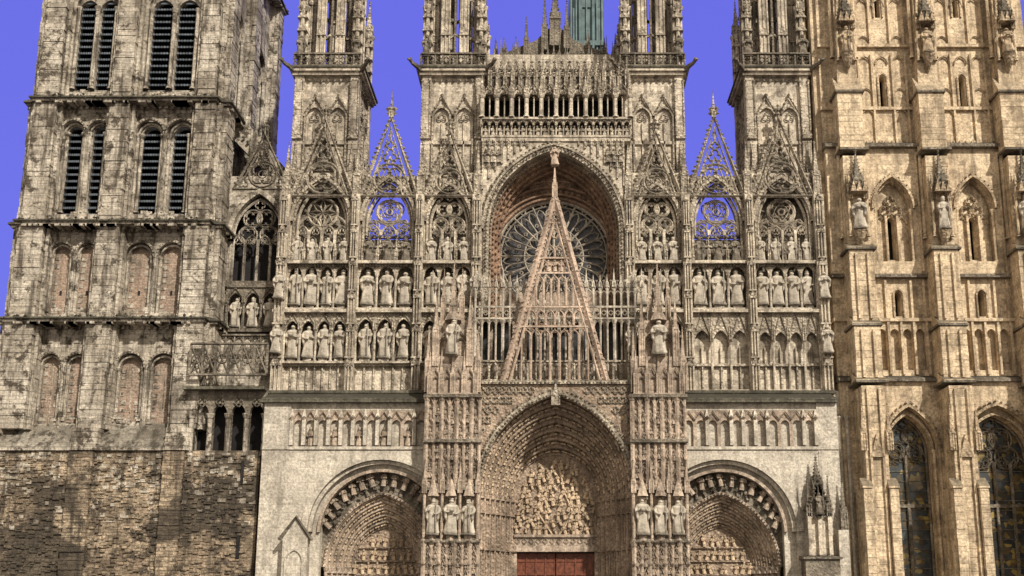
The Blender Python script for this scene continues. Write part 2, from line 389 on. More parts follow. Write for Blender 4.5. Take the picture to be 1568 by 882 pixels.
def shaft(pn,x,w,y,z0,z1,mat='grey',n=5,top=True,dep=1.):
    a=part(pn,mat); c=part(pn+'_carving','greyc' if mat=='grey' else mat)
    H=(z1-z0)/n
    a.box(x-w/2,x+w/2,y,y+dep,z0,z1)
    for i in range(n):
        zz=z0+H*i
        ww=w*(1-.05*i)
        for s in (-1,0,1): a.box(x+s*ww*.36-.04,x+s*ww*.36+.04,y-.16,y,zz+.1,zz+H*.78)
        c.prism([(x-ww*.5,zz+H*.78),(x+ww*.5,zz+H*.78),(x,zz+H*.78+ww*1.3)],y-.2,y-.02)
        a.box(x-ww*.55,x+ww*.55,y-.22,y,zz,zz+.1)
        for _ in range(3): c.knob(x+R(-.4,.4)*ww,y-.2,zz+H*R(.75,.95),.09)
    if top: pinnacle(c,x,y+.3,z1,w*.7,1.2,2.6,6)
def balus(mb,x0,x1,z0,z1,y,n,style=0,r=.05):
    mb.box(x0,x1,y-.1,y+.12,z0,z0+.12); mb.box(x0,x1,y-.12,y+.14,z1-.12,z1)
    w=(x1-x0)/n
    for i in range(n+1): mb.box(x0+w*i-r,x0+w*i+r,y-r,y+r,z0+.12,z1-.12)
    for i in range(n):
        c=x0+w*(i+.5)
        if style==0: mb.tube2(foil(c,(z0+z1)/2,min(w,z1-z0-.2)*.46,4,0,4),y,r*.7,closed=True)
        elif style==1: mb.tube2([(c-w/2,z0+.12),(c+w/2,z1-.12)],y,r); mb.tube2([(c+w/2,z0+.12),(c-w/2,z1-.12)],y,r)
        else: mb.tube2(arch(c,z1-.12-w*.7,w*.42,w*.55,0,4,z0+.12),y,r*.7)
# ================================================================ LEFT (ROMANESQUE/GOTHIC) TOWER
def tface(W,full=True):
    k=W/288.; a=part('old_tower_walls','tower'); l=part('old_tower_ledges','ledge'); f=part('old_tower_infill','brickfill')
    lv=part('old_tower_louvres','louvre'); vd=part('old_tower_shadow_lining','void')
    u=lambda q:q*k
    for r0,r1,kind in ((-130,158,'A'),(158,345,'B'),(345,493,'C'),(493,660,'D')):
        z0,z1=Z(r1),Z(r0)
        bw=[(0,34),(120,152),(258,288)]
        ex={'A':.0,'B':.12,'C':.25,'D':.4}[kind]
        for b0,b1 in bw:
            xa,xb=u(b0)-(ex if b0==0 else ex*.3),u(b1)+(ex if b1==288 else ex*.3); yf=-.75-ex*.7
            a.stack(xa,xb,yf,0,z0,z1-.2,.45,.07)
            a.stack(xa-.28,xa,yf+.35,0,z0,z1-.2,.45,.05); a.stack(xb,xb+.28,yf+.35,0,z0,z1-.2,.45,.05)
        for b0,b1 in ((34,120),(152,258)):
            xa,xb=u(b0),u(b1); w=xb-xa; H=z1-z0
            if kind=='A':
                zt=Z(-2); zb=Z(135)
                cs=[xa+w*.30,xa+w*.70]; aw=w*.165; zs=zt-aw
                arch_wall(a,xa,xb,z0,z1,.35,1.,[(c,zs,aw,aw*1.15,zb) for c in cs])
                arch_wall(a,xa,xb,z0,z1,0,.35,[((xa+xb)/2,zs,w*.40,w*.46,zb-.3)])
            elif kind=='B':
                zt=Z(190); zb=Z(325); aw=w*.145; zs=zt-aw*1.1
                cs=[xa+w*.27,xa+w*.75]
                arch_wall(a,xa,xb,z0,z1,.4,1.,[(c,zs,aw,aw*1.1,zb) for c in cs])
                arch_wall(a,xa,xb,z0,z1,0,.4,[(c,zs,w*.215,w*.23,zb-.15) for c in cs])
                for c in cs:
                    arch_band(a,c,zs,w*.215,w*.23,.17,-.14,0); arch_band(a,c,zs,aw+.08,aw*1.1+.08,.14,.2,.4)
                    along(a,arch(c,zs,w*.215,w*.23,.08,7),-.16,.07,.24)
                    for s in (-1,1): a.col(c+s*w*.185,.2,zb-.15,zs,.12,8); a.col(c+s*w*.245,-.1,z0+.2,zs,.09,8)
            else:
                zt=Z(375 if kind=='C' else 545); zb=Z(482 if kind=='C' else 650); aw=w*.155; zs=zt-aw*1.1
                cs=[xa+w*.27,xa+w*.75]
                arch_wall(a,xa,xb,z0,z1,0,.45,[(c,zs,w*.2,w*.21,zb) for c in cs])
                f.box(xa,xb,.46,1.,z0,z1)
                for c in cs:
                    arch_band(a,c,zs,w*.2,w*.21,.16,-.13,0); arch_band(a,c,zs,aw,aw,.13,.1,.45)
                    along(a,arch(c,zs,w*.2,w*.21,.08,7),-.15,.07,.24)
                    for s in (-1,1): a.col(c+s*w*.172,.2,zb,zs,.12,8); a.col(c+s*w*.235,-.09,z0+.2,zs,.09,8)
                    if kind=='D': a.col(c,.5,zb,zs+.2,.06,6)
                    z=zb
                    while z<zs:
                        a.box(c-aw*.98,c-aw*R(.4,.7),.42,.5,z,z+R(.2,.35)); a.box(c+aw*R(.4,.7),c+aw*.98,.42,.5,z,z+R(.2,.35)); z+=R(.4,.7)
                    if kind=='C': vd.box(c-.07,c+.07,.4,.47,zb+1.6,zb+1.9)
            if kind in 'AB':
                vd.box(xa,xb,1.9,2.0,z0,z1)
                for c in cs:
                    z=zb
                    while z<zs+aw:
                        ww=aw if z<zs else math.sqrt(max(0.01,aw*aw-(z-zs)**2))
                        lv.add([(c-ww,.55,z),(c+ww,.55,z),(c+ww,1.3,z+.42),(c-ww,1.3,z+.42),(c-ww,.55,z+.07),(c+ww,.55,z+.07),(c+ww,1.3,z+.49),(c-ww,1.3,z+.49)],[(0,1,5,4),(4,5,6,7),(3,2,1,0)])
                        for q in range(-3,4): lv.box(c+q*ww*.28-.05,c+q*ww*.28+.05,.5,.58,z-.06,z+.1)
                        z+=.52
                a.col((cs[0]+cs[1])/2,.15,zb,zs,.16,8)
                for s in (-1,1): a.col((cs[0]+cs[1])/2+s*w*.36,.15,zb,zs,.13,8)
            for i in range(int(w/.45)): a.box(xa+.1+i*.45,xa+.3+i*.45,-.22,0,z1-.55,z1-.3)
            for _ in range(26):
                x_=R(xa,xb-.5); z_=R(z0+.3,z0+.9) if R(0,1)<.4 else R(z1-1.6,z1-.7); a.box(x_,x_+R(.25,.5),-R(.02,.06),0,z_,z_+R(.15,.3))
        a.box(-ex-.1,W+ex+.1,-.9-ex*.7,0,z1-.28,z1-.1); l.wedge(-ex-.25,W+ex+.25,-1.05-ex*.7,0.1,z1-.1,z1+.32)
        for _ in range(26): a.box(*(lambda x:(x,x+R(.2,.7)))(R(0,W-.7)),-.95-ex*.7,-.3,z1-.45,z1-.29)
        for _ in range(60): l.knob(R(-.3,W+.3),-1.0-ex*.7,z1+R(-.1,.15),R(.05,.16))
def old_tower():
    xl,xr=UX(14),UX(302); W=xr-xl
    keys=[('old_tower_walls','tower'),('old_tower_ledges','ledge'),('old_tower_infill','brickfill'),('old_tower_louvres','louvre'),('old_tower_shadow_lining','void')]
    for T in (Matrix.Translation((xl,0,0)),Matrix.Translation((xr,0,0))@Matrix.Rotation(pi/2,4,'Z'),Matrix.Translation((xl,W,0))@Matrix.Rotation(-pi/2,4,'Z')):
        for k in keys: part(*k).T=T
        tface(W)
    for k in keys: part(*k).T=None
    a=part('old_tower_walls','tower')
    a.box(xl+.5,xr-.5,W-1,W,0,Z(-130))
    a.box(xl+2.1,xr-2.1,2.1,W-1,0,Z(330))
    part('old_tower_roof','slate').pyr((xl+xr)/2,W/2,Z(-130)+.3,W+1,14,4,1.5)
    b=part('old_tower_base','rubble'); zt=Z(690,-1.2)
    b.box(UX(-200),UX(410),-1.2,W,-.1,zt)
    part('old_tower_base_slope','tower').wedge(UX(-60),UX(305),-1.4,0.1,zt,Z(648),.12)
    for (p0,p1) in ((-40,18),(128,165),(268,300)): b.stack(UX(p0),UX(p1),-1.6,-1.2,0,zt-.1,.3,.08)
    for (p0,p1) in ((-40,18),(128,168),(268,304)): part('old_tower_base_slope','tower').stack(UX(p0),UX(p1),-1.45,0,zt,Z(660),.4,.08)
    for i in range(2200):
        x=R(UX(-40),UX(398)); z=R(2,zt-.4); b.box(x,x+R(.12,.5),-1.2-R(.02,.12),-1.15,z,z+R(.08,.22))
    pt=part('old_tower_patching','tower')
    for i in range(260):
        x=R(UX(-40),UX(398)); z=zt-abs(random.gauss(0,2.5))-.3; pt.box(x,x+R(.2,.6),-1.2-R(.03,.1),-1.15,z,z+R(.15,.3))
    v=part('base_slits','void')
    for q in (705,820): z=Z(q+35,-1.2); v.box(UX(384),UX(388),-1.35,-1.1,z,z+1.5)
old_tower()
def passage():
    a=part('passage_bay','dark_stone'); g=part('passage_bay_stone','tower')
    x0,x1=UX(304),UX(414); 
    zb=Z(700,-1.2); zt=Z(598,-1.2)
    arch_wall(a,x0,x1,zb,zt,-1.0,-.6,[(x0+(x1-x0)*(i+.5)/4,zt-1.6,.48,.75,zb+.3) for i in range(4)])
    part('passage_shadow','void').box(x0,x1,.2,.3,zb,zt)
    for i in range(5): g.col(x0+(x1-x0)*i/4,-1.1,zb+.1,zt-1.6,.17,8); a.tube2(foil(x0+(x1-x0)*(i+.5)/4,zt-.8,.3,4),-1.08,.05,closed=True) if i<4 else 0
    part('passage_ledge','ledge').wedge(x0-.6,x1,-1.7,0,zt,zt+.3,.2)
    balus(a,x0-.3,x1,Z(575,-1.4),Z(525,-1.4),-1.4,6,1,.07)
    for i in range(6): a.tube2(circ(x0-.3+(x1-x0+.3)*(i+.5)/6,(Z(575,-1.4)+Z(525,-1.4))/2,.32,10),-1.4,.06,closed=True)
    g.box(x0,x1+1,4,5,0,Z(300,4)); 
    cx=(x0+x1)/2+.3
    arch_wall(g,x0,x1,Z(510,2),Z(270,2),2,2.6,[(cx,Z(360,2),1.9,3.2,Z(500,2))])
    arch_band(g,cx,Z(360,2),1.9,3.2,.35,1.8,2.,9)
    tracery(g,cx,Z(430,2),Z(360,2),1.9,3.,2.2,.08,4,1)
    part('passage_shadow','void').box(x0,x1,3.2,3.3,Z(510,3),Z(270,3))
    a.box(x0,x1,1.7,2.,Z(438,1.7),Z(430,1.7))
    niche_row('passage_niches',cx-1.9,cx+1.9,Z(508,1.7),Z(440,1.7),3,1.7,True,'dark_stone','figure')
    g.box(x0,x1,1.2,3,Z(600,1.2),Z(512,1.2)); balus(a,x0,x1,Z(545,1.1),Z(512,1.1),1.1,8,2,.05)
    gable(part('passage_gable','dark_stone'),cx-2,cx+2.2,Z(290,2),Z(205,2),2,.13)
    f=part('flying_buttress','tower'); f.prism([(x0-.5,Z(200,3)),(x0-.5,Z(150,3)),(x1+.5,Z(285,3)),(x1+.5,Z(315,3))],3.1,3.9)
    along(a,[(x0,Z(200,2)+1),(x1,Z(285,2))],2.9,.16,.5)
    for px in (322,345,385,408): pinnacle(a,X(px,250,2.4),2.4,Z(275,2.4),.35,1.5,2.6,6)
passage()
# ================================================================ CENTRAL SCREEN
def bay(s,ua,ub,kind):
    f=(lambda u:UX(u)) if s<0 else (lambda u:-UX(u)*.985)
    x0,x1=sorted((f(ua),f(ub))); cx=(x0+x1)/2; w=x1-x0
    a=part('screen_wall','grey'); c=part('screen_tracery','greyc')
    n={'A':4,'B':3,'C':3}[kind]
    a.box(x0,x1,.35,2.2,Z(603),Z(556))
    for i in range(n*2+1): c.box(x0+w*i/(2*n)-.05,x0+w*i/(2*n)+.05,.18,.35,Z(600),Z(560))
    for i in range(n*2): c.tube2(arch(x0+w*(i+.5)/(2*n),Z(568),w/(4*n)*.8,w/(4*n),0,4),.3,.045)
    c.box(x0,x1,.12,.35,Z(560),Z(556))
    if s<0 or kind=='C':
        niche_row('screen_statue_gallery',x0,x1,Z(556),Z(478),n,0,True,back='dark_stone')
    else:
        niche_row('screen_blind_gallery',x0,x1,Z(600),Z(478),n,0,False,hd=.36,depth=.5)
        for i in range(n): a.box(x0+w*(i+.5)/n-.04,x0+w*(i+.5)/n+.04,.3,.5,Z(598),Z(530))
    niche_row('screen_statue_gallery',x0,x1,Z(474),Z(403),n,.1,True,hd=.22,gb=False,back='dark_stone')
    along(c,[(x0,Z(403)+.12),(x1,Z(403)+.12)],-.02,.13,.2)
    along(part('screen_foliage_band','dark_stone'),[(x0,Z(404)-.1),(x1,Z(404)-.1)],-.0,.15,.22)
    zs=Z(338); za=Z(272 if kind!='C' else 283); aw=w*.46; h=za-zs
    ztop=Z(262)
    arch_wall(a,x0,x1,zs,ztop if kind!='B' else za+.25,.3,.8,[(cx,zs+.001,aw,h,zs)],9)
    a.box(x0,cx-aw,.3,.8,Z(400),zs); a.box(cx+aw,x1,.3,.8,Z(400),zs)
    arch_band(c,cx,zs,aw-.16,h-.16,.16,.15,.3,9,Z(400)); arch_band(c,cx,zs,aw,h,.22,.0,.3,9)
    along(c,arch(cx,zs,aw,h,.28,9),.1,.11,.33)
    tracery(part('screen_openwork','grey'),cx,Z(400 if kind!='B' else 357),zs-(.2),aw-.15,h,.5,.095,n,{'A':2 if s<0 else 0,'B':0,'C':1}[kind])
    if kind!='B':
        part('screen_arch_back','dark_stone').box(x0,x1,1.0,2,Z(403),ztop)
    else:
        part('screen_wall','dark_stone').box(x0,x1,1.,2,Z(403),Z(360))
        balus(c,x0,x1,Z(372),Z(355),1.,6,2)
        tracery(c,cx,Z(357),zs-.2,aw-.25,h-.1,1.,.05,n+1,1)
    nn=n
    for i in range(nn):
        statue(x0+w*(i+.5)/nn,.25,Z(400),Z(362)-Z(400),'figure' if kind!='B' else 'dark_stone')
    for i in range(nn+1): pinnacle(c,x0+w*i/nn,.1,Z(400),.14,.9,.9,3)
    g=part('screen_gables','greyc')
    zt={'A':182,'B':180,'C':202}[kind]
    gable(g,x0-.05,x1+.05,Z(300),Z(zt),.05,.18,kr=.16,crk=.38)
    if kind!='B':
        part('screen_gable_backing','dark_stone').prism([(x0+w*.1,Z(298)),(x1-w*.1,Z(298)),(cx,Z(zt)-1.2)],.32,.5)
    else:
        pinnacle(g,cx,.05,Z(180),.25,.5,1.6,5)
        H=Z(180)-Z(300)
        for t,k in ((.25,3),(.45,2)):
            for i in range(k):
                g.tube2(foil(cx+(i-(k-1)/2)*w*(1-t)*.9/k*1.1,Z(300)+H*t*.95,w*.085,3,pi/2),.05,.055,closed=True)
        for sx in (-1,1): g.tube2([(cx+sx*w*.25,Z(300)),(cx,Z(300)+H*.5)],.05,.06); g.tube2([(cx+sx*w*.25,Z(300)),(cx+sx*w*.36,Z(300)+H*.26)],.05,.05)
for s in (-1,1):
    f=(lambda u:UX(u)) if s<0 else (lambda u:-UX(u)*.985)
    bay(s,429,527,'A'); bay(s,540,629,'B'); bay(s,642,719,'C')
    for ua,ub in ((413,429),(527,540),(629,642),(719,734)):
        shaft('screen_pier',(f(ua)+f(ub))/2,abs(f(ua)-f(ub)),-.35,Z(603),Z(300),n=6,top=False,dep=2.5)
        pinnacle(part('screen_pinnacles','greyc'),(f(ua)+f(ub))/2,.1,Z(300),.5,1.6,2.6,7)
        for r in (545,462): statue((f(ua)+f(ub))/2,-.62,Z(r),2.1,'figure') if ua in (413,719) else None
    x0,x1=sorted((f(413),f(734))); part('screen_body','grey').box(x0,x1,2.2,4.,0,Z(403))
    for r,ex in ((603,.75),(477,.3),(402,.25)):
        part('screen_ledge','ledge' if r==603 else 'grey').box(x0-.1,x1,-ex,.34,Z(r)-.12,Z(r)+.1)
# turrets ---------------------------------------------------------
def lantern(cx,cy,z0,w,zt):
    a=part('turret_lantern','grey'); c=part('turret_lantern_carving','greyc'); d=part('turret_lantern_dark','dark_stone')
    rr=w*.40; H=zt-z0
    for k in range(8):
        t=2*pi*(k+.5)/8; x,y=cx+rr*math.cos(t),cy+rr*math.sin(t)
        a.box(x-.27,x+.27,y-.27,y+.27,z0,zt)
        for dx in (-.3,0,.3): a.col(x+dx,y-.31,z0,zt,.07,6); 
        for i in range(3): c.prism([(x-.38,z0+H*(i+1)/3-.3),(x+.38,z0+H*(i+1)/3-.3),(x,z0+H*(i+1)/3+.5)],y-.42,y+.34)
        t2=2*pi*(k+1)/8; xm,ym=cx+rr*.92*math.cos(t2),cy+rr*.92*math.sin(t2)
        d.box(xm-.08,xm+.08,ym-.08,ym+.08,z0,zt)
        t3=2*pi*(k+1.5)/8; x2,y2=cx+rr*math.cos(t3),cy+rr*math.sin(t3)
        for zz in (z0+H*.28,z0+H*.62,zt-.6):
            c.tube3([(x,y,zz),((x+x2)/2,(y+y2)/2,zz+.5),(x2,y2,zz)],.14,5)
    for sx in (-1,1):
        for sy in (-1,1):
            x,y=cx+sx*w*.44,cy+sy*w*.44
            for dx,dy in ((0,0),(-.24,0),(.24,0),(0,-.24)): a.col(x+dx,y+dy,z0,z0+H*.55,.15,6)
            for q in range(4): c.prism([(x-.4,z0+.9+q*1.1),(x+.4,z0+.9+q*1.1),(x,z0+1.5+q*1.1)],y-.42,y+.1)
            pinnacle(c,x,y,z0+H*.5,.55,1,2.5,6)
            if sy<0: statue(x,y-.42,z0+.8,1.9,'dark_stone')
    a.box(cx-w*.42,cx+w*.42,cy-w*.42,cy+w*.42,zt,zt+.4)
    part('turret_spires','slate').pyr(cx,cy,zt+.4,w*.7,9,8,.05)
def turret(s,ua,ub,inner):
    f=(lambda u:UX(u)) if s<0 else (lambda u:-UX(u)*.985)
    x0,x1=sorted((f(ua),f(ub))); w=x1-x0; cx=(x0+x1)/2; y0=.85; y1=y0+w
    a=part('turret_body','grey'); c=part('turret_carving','greyc')
    zb=Z(403); zt=Z(116,y0)
    a.box(x0+.25,x1-.25,y0+.25,y1-.25,zb,zt)
    for sx in (0,1):
        for sy in (0,1):
            x=x0+.35+sx*(w-.7); y=y0+.35+sy*(w-.7)
            a.stack(x-.35,x+.35,y-.35,y+.35,zb,zt,.5,.03)
            for q in (-.3,.3): c.col(x+q,y-.38,Z(200),zt-.4,.07)
            c.prism([(x-.38,Z(205)),(x+.38,Z(205)),(x,Z(185))],y-.5,y-.3)
            pinnacle(c,x,y-.5,Z(290),.35,1.8,2.2,5)
    for T in (Matrix.Identity(4),Matrix.Translation((cx,(y0+y1)/2,0))@Matrix.Rotation(pi/2,4,'Z')@Matrix.Translation((-cx,-(y0+y1)/2,0)),
              Matrix.Translation((cx,(y0+y1)/2,0))@Matrix.Rotation(-pi/2,4,'Z')@Matrix.Translation((-cx,-(y0+y1)/2,0))):
        c.T=T; a.T=T
        ww=(w-1.4)/2
        for i in range(2):
            xx=x0+.7+ww*(i+.5)
            arch_band(c,xx,Z(172),ww*.36,ww*.5,.12,y0+.02,y0+.27,6,Z(285))
            c.tube2(foil(xx,Z(172)+.1,ww*.22,3,pi/2),y0+.14,.05,closed=True)
            c.tube2([(xx-ww*.5,Z(168)),(xx,Z(138)),(xx+ww*.5,Z(168))],y0+.12,.09); c.knob(xx,y0+.1,Z(136),.18)
            along(c,[(xx-ww*.5,Z(168)),(xx,Z(138)),(xx+ww*.5,Z(168))],y0+.05,.1,.35)
            a.box(xx-.05,xx+.05,y0+.1,y0+.27,Z(285),Z(178))
        for q in range(9): c.knob(x0+.5+q*(w-1)/8,y0+.1,zt-.3,.14)
        a.box(x0+.7,x1-.7,y0+.1,y0+.26,Z(212),Z(207))
    c.T=None; a.T=None
    e=.35
    a.box(x0-e*.5,x1+e*.5,y0-e*.5,y1+e*.5,zt,zt+.25); a.box(x0-e,x1+e,y0-e,y1+e,zt+.25,zt+.5)
    l=part('turret_ledge','ledge'); l.box(x0-e-.1,x1+e+.1,y0-e-.1,y1+e+.1,zt+.5,zt+.62)
    zf=zt+.62
    balus(part('turret_balustrade','dark_stone'),x0-.1,x1+.1,zf,zf+1.1,y0-.25,9,0,.06)
    g=part('gargoyles','dark_stone')
    for sx in (-1,1):
        x=cx+sx*w*.5
        g.tube3([(x,y0,zt+.3),(x+sx*.35,y0-.5,zt+.5),(x+sx*.65,y0-.9,zt+.55),(x+sx*.8,y0-1.1,zt+.75),(x+sx*.95,y0-1.25,zt+.65)],[.22,.2,.14,.17,.06],6)
        g.tube3([(x+sx*.75,y0-.9,zt+.8),(x+sx*.7,y0-.85,zt+1.05)],[.07,.02],4)
    lantern(cx,(y0+y1)/2,zf,w*.98,Z(-70,y0))
for s in (-1,1):
    turret(s,420,527,False); turret(s,630,734,True)
# ================================================================ CENTRE
def centre():
    a=part('centre_wall','grey'); c=part('centre_carving','greyc'); b=part('centre_brown','brown'); rb=part('rose_recess','redbrown')
    x0,x1=UX(734),-UX(734)*.985; cx=0.0; vd=part('centre_shadow','void')
    zs=Z(352); za=Z(224); aw=5.05; h=za-zs
    arch_wall(a,x0,x1,zs,Z(214),0,.7,[(cx,zs+.001,aw,h,zs)],16)
    a.box(x0,-aw,0,.7,Z(600),zs); a.box(aw,x1,0,.7,Z(600),zs)
    arch_band(c,cx,zs,aw-.35,h-.35,.35,-.15,.7,16,Z(480)); arch_band(c,cx,zs,aw+.0,h+.0,.16,-.3,0,16); 
    along(c,arch(cx,zs,aw,h,.28,16,Z(420)),-.12,.17,.36); along(c,arch(cx,zs,aw-.16,h-.16,0,16,Z(420)),-.25,.11,.28)
    top=Z(214); pts=arch(cx,zs,aw,h,.55,40)
    def zarch(x):
        if abs(x)>=aw+.5: return zs-3
        return max(q[1] for q in pts if abs(q[0]-x)<.3)
    nn=22; ww=(x1-x0)/nn
    for i in range(nn+1):
        x=x0+ww*i; z=zarch(x)+.05
        if top-z>.4: c.box(x-.06,x+.06,-.14,0,z,top)
    for i in range(nn):
        x=x0+ww*(i+.5); zl=max(zarch(x-ww*.4),zarch(x+ww*.4))
        for zz in (top-.55,top-2.3,top-4.2,top-6.1):
            if zz>zl: c.tube2(arch(x,zz-.1,ww*.4,ww*.55,0,4),-.06,.05); c.tube2([(x-ww*.45,zz+.05),(x,zz+.52),(x+ww*.45,zz+.05)],-.12,.045)
            if zz-1.3>zl: mini(c,x,-.1,zz-1.3,1.15)
    for i in range(4):
        o=.3+i*.2; y=.7+i*.45
        arch_band(rb if i else b,cx,zs,aw-o-.2,h-o-.22,.2,y-.02,y+.5,16,Z(480))
        along(rb if i else b,arch(cx,zs,aw-o-.1,h-o-.1,0,16,Z(480)),y-.08,.11,.3+.1*i)
    yr=2.6; zc=Z(392,yr); rr=92*K*1.05
    P=circ(0,0,1,72)
    ri=[(p[0]*rr,zc+p[1]*rr) for p in P]+[(rr,zc)]; bigp=[(max(-6,min(6,p[0]*12)),zc+max(-5,min(9,p[1]*14))) for p in P]; bigp=bigp+[bigp[0]]
    rb.band(ri,bigp,yr,yr+.5)
    for q,w,yy in ((.06,.13,-.15),(.42,.12,-.12),(1.0,.14,-.1),(1.5,.1,-.06)):
        rb.tube2(circ(0,zc,rr+q,64),yr+yy,w,6,closed=True)
    for k in range(36):
        t=pi*k/35
        rb.knob((rr+.7)*math.cos(t),yr-.05,zc+(rr+.7)*math.sin(t),.17)
        if k%2: mini(rb,(rr+1.08)*math.cos(t),yr-.1,zc+(rr+1.08)*math.sin(t),.42,pi/2-t)
    for i in range(5): rb.tube2(foil((i-2)*.9,zc+rr+1.95-abs(i-2)*.35,.4,4),yr-.06,.08,closed=True)
    g=part('rose_window_glass','rose_glass'); g.prism(circ(0,zc,rr+.1,48),yr+.4,yr+.46)
    t_=part('rose_window_tracery','figure'); y=yr+.1
    t_.tube2(circ(0,zc,rr-.08,60),y,.15,6,closed=True)
    for r1,w in ((.17,.09),(.5,.06),(.9,.05)): t_.tube2(circ(0,zc,rr*r1,40),y,w,closed=True)
    N_=16
    for k in range(N_):
        t=2*pi*k/N_; d=pi/N_
        p=lambda q,tt:(q*rr*math.cos(tt),zc+q*rr*math.sin(tt))
        t_.tube2([p(.12,t),p(.98,t)],y,.075)
        t_.tube2([p(.38,t),p(.45,t+d*.45),p(.5,t+d)],y,.055); t_.tube2([p(.38,t),p(.45,t-d*.45),p(.5,t-d)],y,.055)
        t_.tube2([p(.5,t+d),p(.74,t+d)],y,.055)
        for s in (0.5,1.5): t_.tube2([p(.74,t+d*(s-.48)),p(.82,t+d*(s-.3)),p(.87,t+d*s),p(.82,t+d*(s+.3)),p(.74,t+d*(s+.48))],y,.05)
        t_.tube2(foil(*p(.94,t+d),rr*.045,4,t,4),y,.04,closed=True); t_.tube2(foil(*p(.62,t+d*.5),rr*.03,4,t,4),y,.035,closed=True)
    t_.tube2(foil(0,zc,rr*.13,6),y,.06,closed=True)
    yb=2.3; a2=part('centre_lower_wall','brownp')
    lw=X(735,500,yb)
    n=13; w=2*abs(lw)/n
    arch_wall(a2,lw,-lw,Z(600,yb),Z(478,yb),yb,yb+.5,[(lw+w*(i+.5),Z(500,yb),w*.38,w*.55,Z(556,yb)) for i in range(n)],5)
    a2.box(lw,-lw,yb-.2,yb+.6,Z(478,yb),Z(470,yb)); a2.box(lw,-lw,yb+.05,yb+.6,Z(470,yb),Z(446,yb))
    part('centre_windows','lead_glass').box(lw,-lw,yb+.42,yb+.5,Z(560,yb),Z(480,yb))
    fl=part('centre_terrace','ledge'); fl.box(UX(734),-UX(734)*.985,-2.2,yb,Z(586,-2.),Z(583,-2.))
    y=-1.15; fs=part('open_screen','figure'); X0=X(727,520,y); X1=X(984,520,y); n=24; w=(X1-X0)/n
    for i in range(n+1):
        xx=X0+w*i; big=(i%4==0)
        fs.col(xx,y,Z(583,y),Z(490,y),.12 if big else .07,6)
        fs.box(xx-.05,xx+.05,y-.06,y+.06,Z(490,y),Z(438,y))
        pinnacle(fs,xx,y,Z(440,y),.2 if big else .13,.35,1. if big else .55,4)
    for i in range(n):
        xx=X0+w*(i+.5)
        fs.tube2(arch(xx,Z(497,y),w*.44,w*.6,0,4),y,.05); fs.tube2(foil(xx,Z(479,y),w*.36,4),y,.035,closed=True)
        fs.tube2(arch(xx,Z(452,y),w*.42,w*.6,0,4,Z(470,y)),y,.045)
        fs.tube2([(xx-w/2,Z(450,y)),(xx,Z(433,y)),(xx+w/2,Z(450,y))],y,.05); fs.knob(xx,y,Z(430,y),.1)
    for r,q in ((488,.11),(470,.07)): fs.box(X0,X1,y-q,y+q,Z(r,y)-.07,Z(r,y)+.07)
    balus(part('open_screen_balustrade','greyc'),X0,X1,Z(584,-1.9),Z(552,-1.9),-1.9,22,2,.05)
    g0,g1=X(738,180),X(965,180)
    a.box(g0,g1,-.12,1.2,Z(217),Z(211)); 
    niche_row('upper_gallery_figures',g0,g1,Z(211),Z(184),20,-.05,False,'grey',depth=.5,hd=.3,back='dark_stone')
    for i in range(20): mini(part('upper_gallery_figures','grey'),g0+(g1-g0)*(i+.5)/20,.15,Z(209),Z(190)-Z(208),0)
    a.box(g0,g1,-.2,1.2,Z(184),Z(181))
    n=10; w=(g1-g0)/n
    arch_wall(a,g0,g1,Z(181),Z(138),.0,.35,[(g0+w*(i+.5),Z(150),w*.36,w*.42,Z(180)) for i in range(n)],5)
    for i in range(n+1):
        xx=g0+w*i; a.col(xx,-.12,Z(181),Z(148),.15,8); pinnacle(c,xx,-.15,Z(148),.28,.5,1.3,4)
        if i<n: a.col(xx+w/2,.2,Z(181),Z(147),.05); c.tube2([(xx,Z(145)),(xx+w/2,Z(130)),(xx+w,Z(145))],-.1,.08); c.tube2(foil(xx+w/2,Z(142),.2,3,pi/2),-.06,.04,closed=True)
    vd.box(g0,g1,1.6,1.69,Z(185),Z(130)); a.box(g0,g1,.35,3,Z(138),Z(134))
    a.box(g0,g1,1.7,3,Z(212),Z(134)); part('nave_front_wall','grey').box(x0,x1,3.3,4,0,Z(134))
    p=part('crested_parapet','greyc'); pd=part('crested_parapet_dark','dark_stone'); q0,q1=X(750,110),X(960,110); n=18; w=(q1-q0)/n
    pd.box(q0,q1,.45,.6,Z(136),Z(112))
    for i in range(n+1):
        xx=q0+w*i; pinnacle(p,xx,.3,Z(136),.2,1.1+(i%3==0)*.5,1.2,4)
        if i<n:
            p.tube2(arch(xx+w/2,Z(118),w*.4,w*.6,0,4,Z(136)),.3,.06); p.tube2([(xx,Z(116)),(xx+w/2,Z(94)),(xx+w,Z(116))],.3,.07); p.knob(xx+w/2,.3,Z(92),.16)
            p.tube2(foil(xx+w/2,Z(108),.2,4),.3,.045,closed=True); along(p,[(xx,Z(116)),(xx+w/2,Z(94)),(xx+w,Z(116))],.2,.08,.25)
    balus(pd,q0,q1,Z(112),Z(92),1.4,20,0,.07)
    for i in range(22): pinnacle(p,q0+(q1-q0)*(i+.5)/22,1.4,Z(94),.14,.4,.9+.5*(i%4==0),4)
    y=7; ng=part('nave_gable','dark_stone'); xa,xb=X(755,90,y),X(945,90,y); zb=Z(118,y)
    xm=X(850,0,y)
    ng.prism([(xa,zb-8),(xb,zb-8),(xb,Z(88,y)),((xa+xb)/2+1.6,Z(62,y)),(xm,Z(35,y)),((xa+xb)/2-1.6,Z(62,y)),(xa,Z(88,y))],y,y+.8)
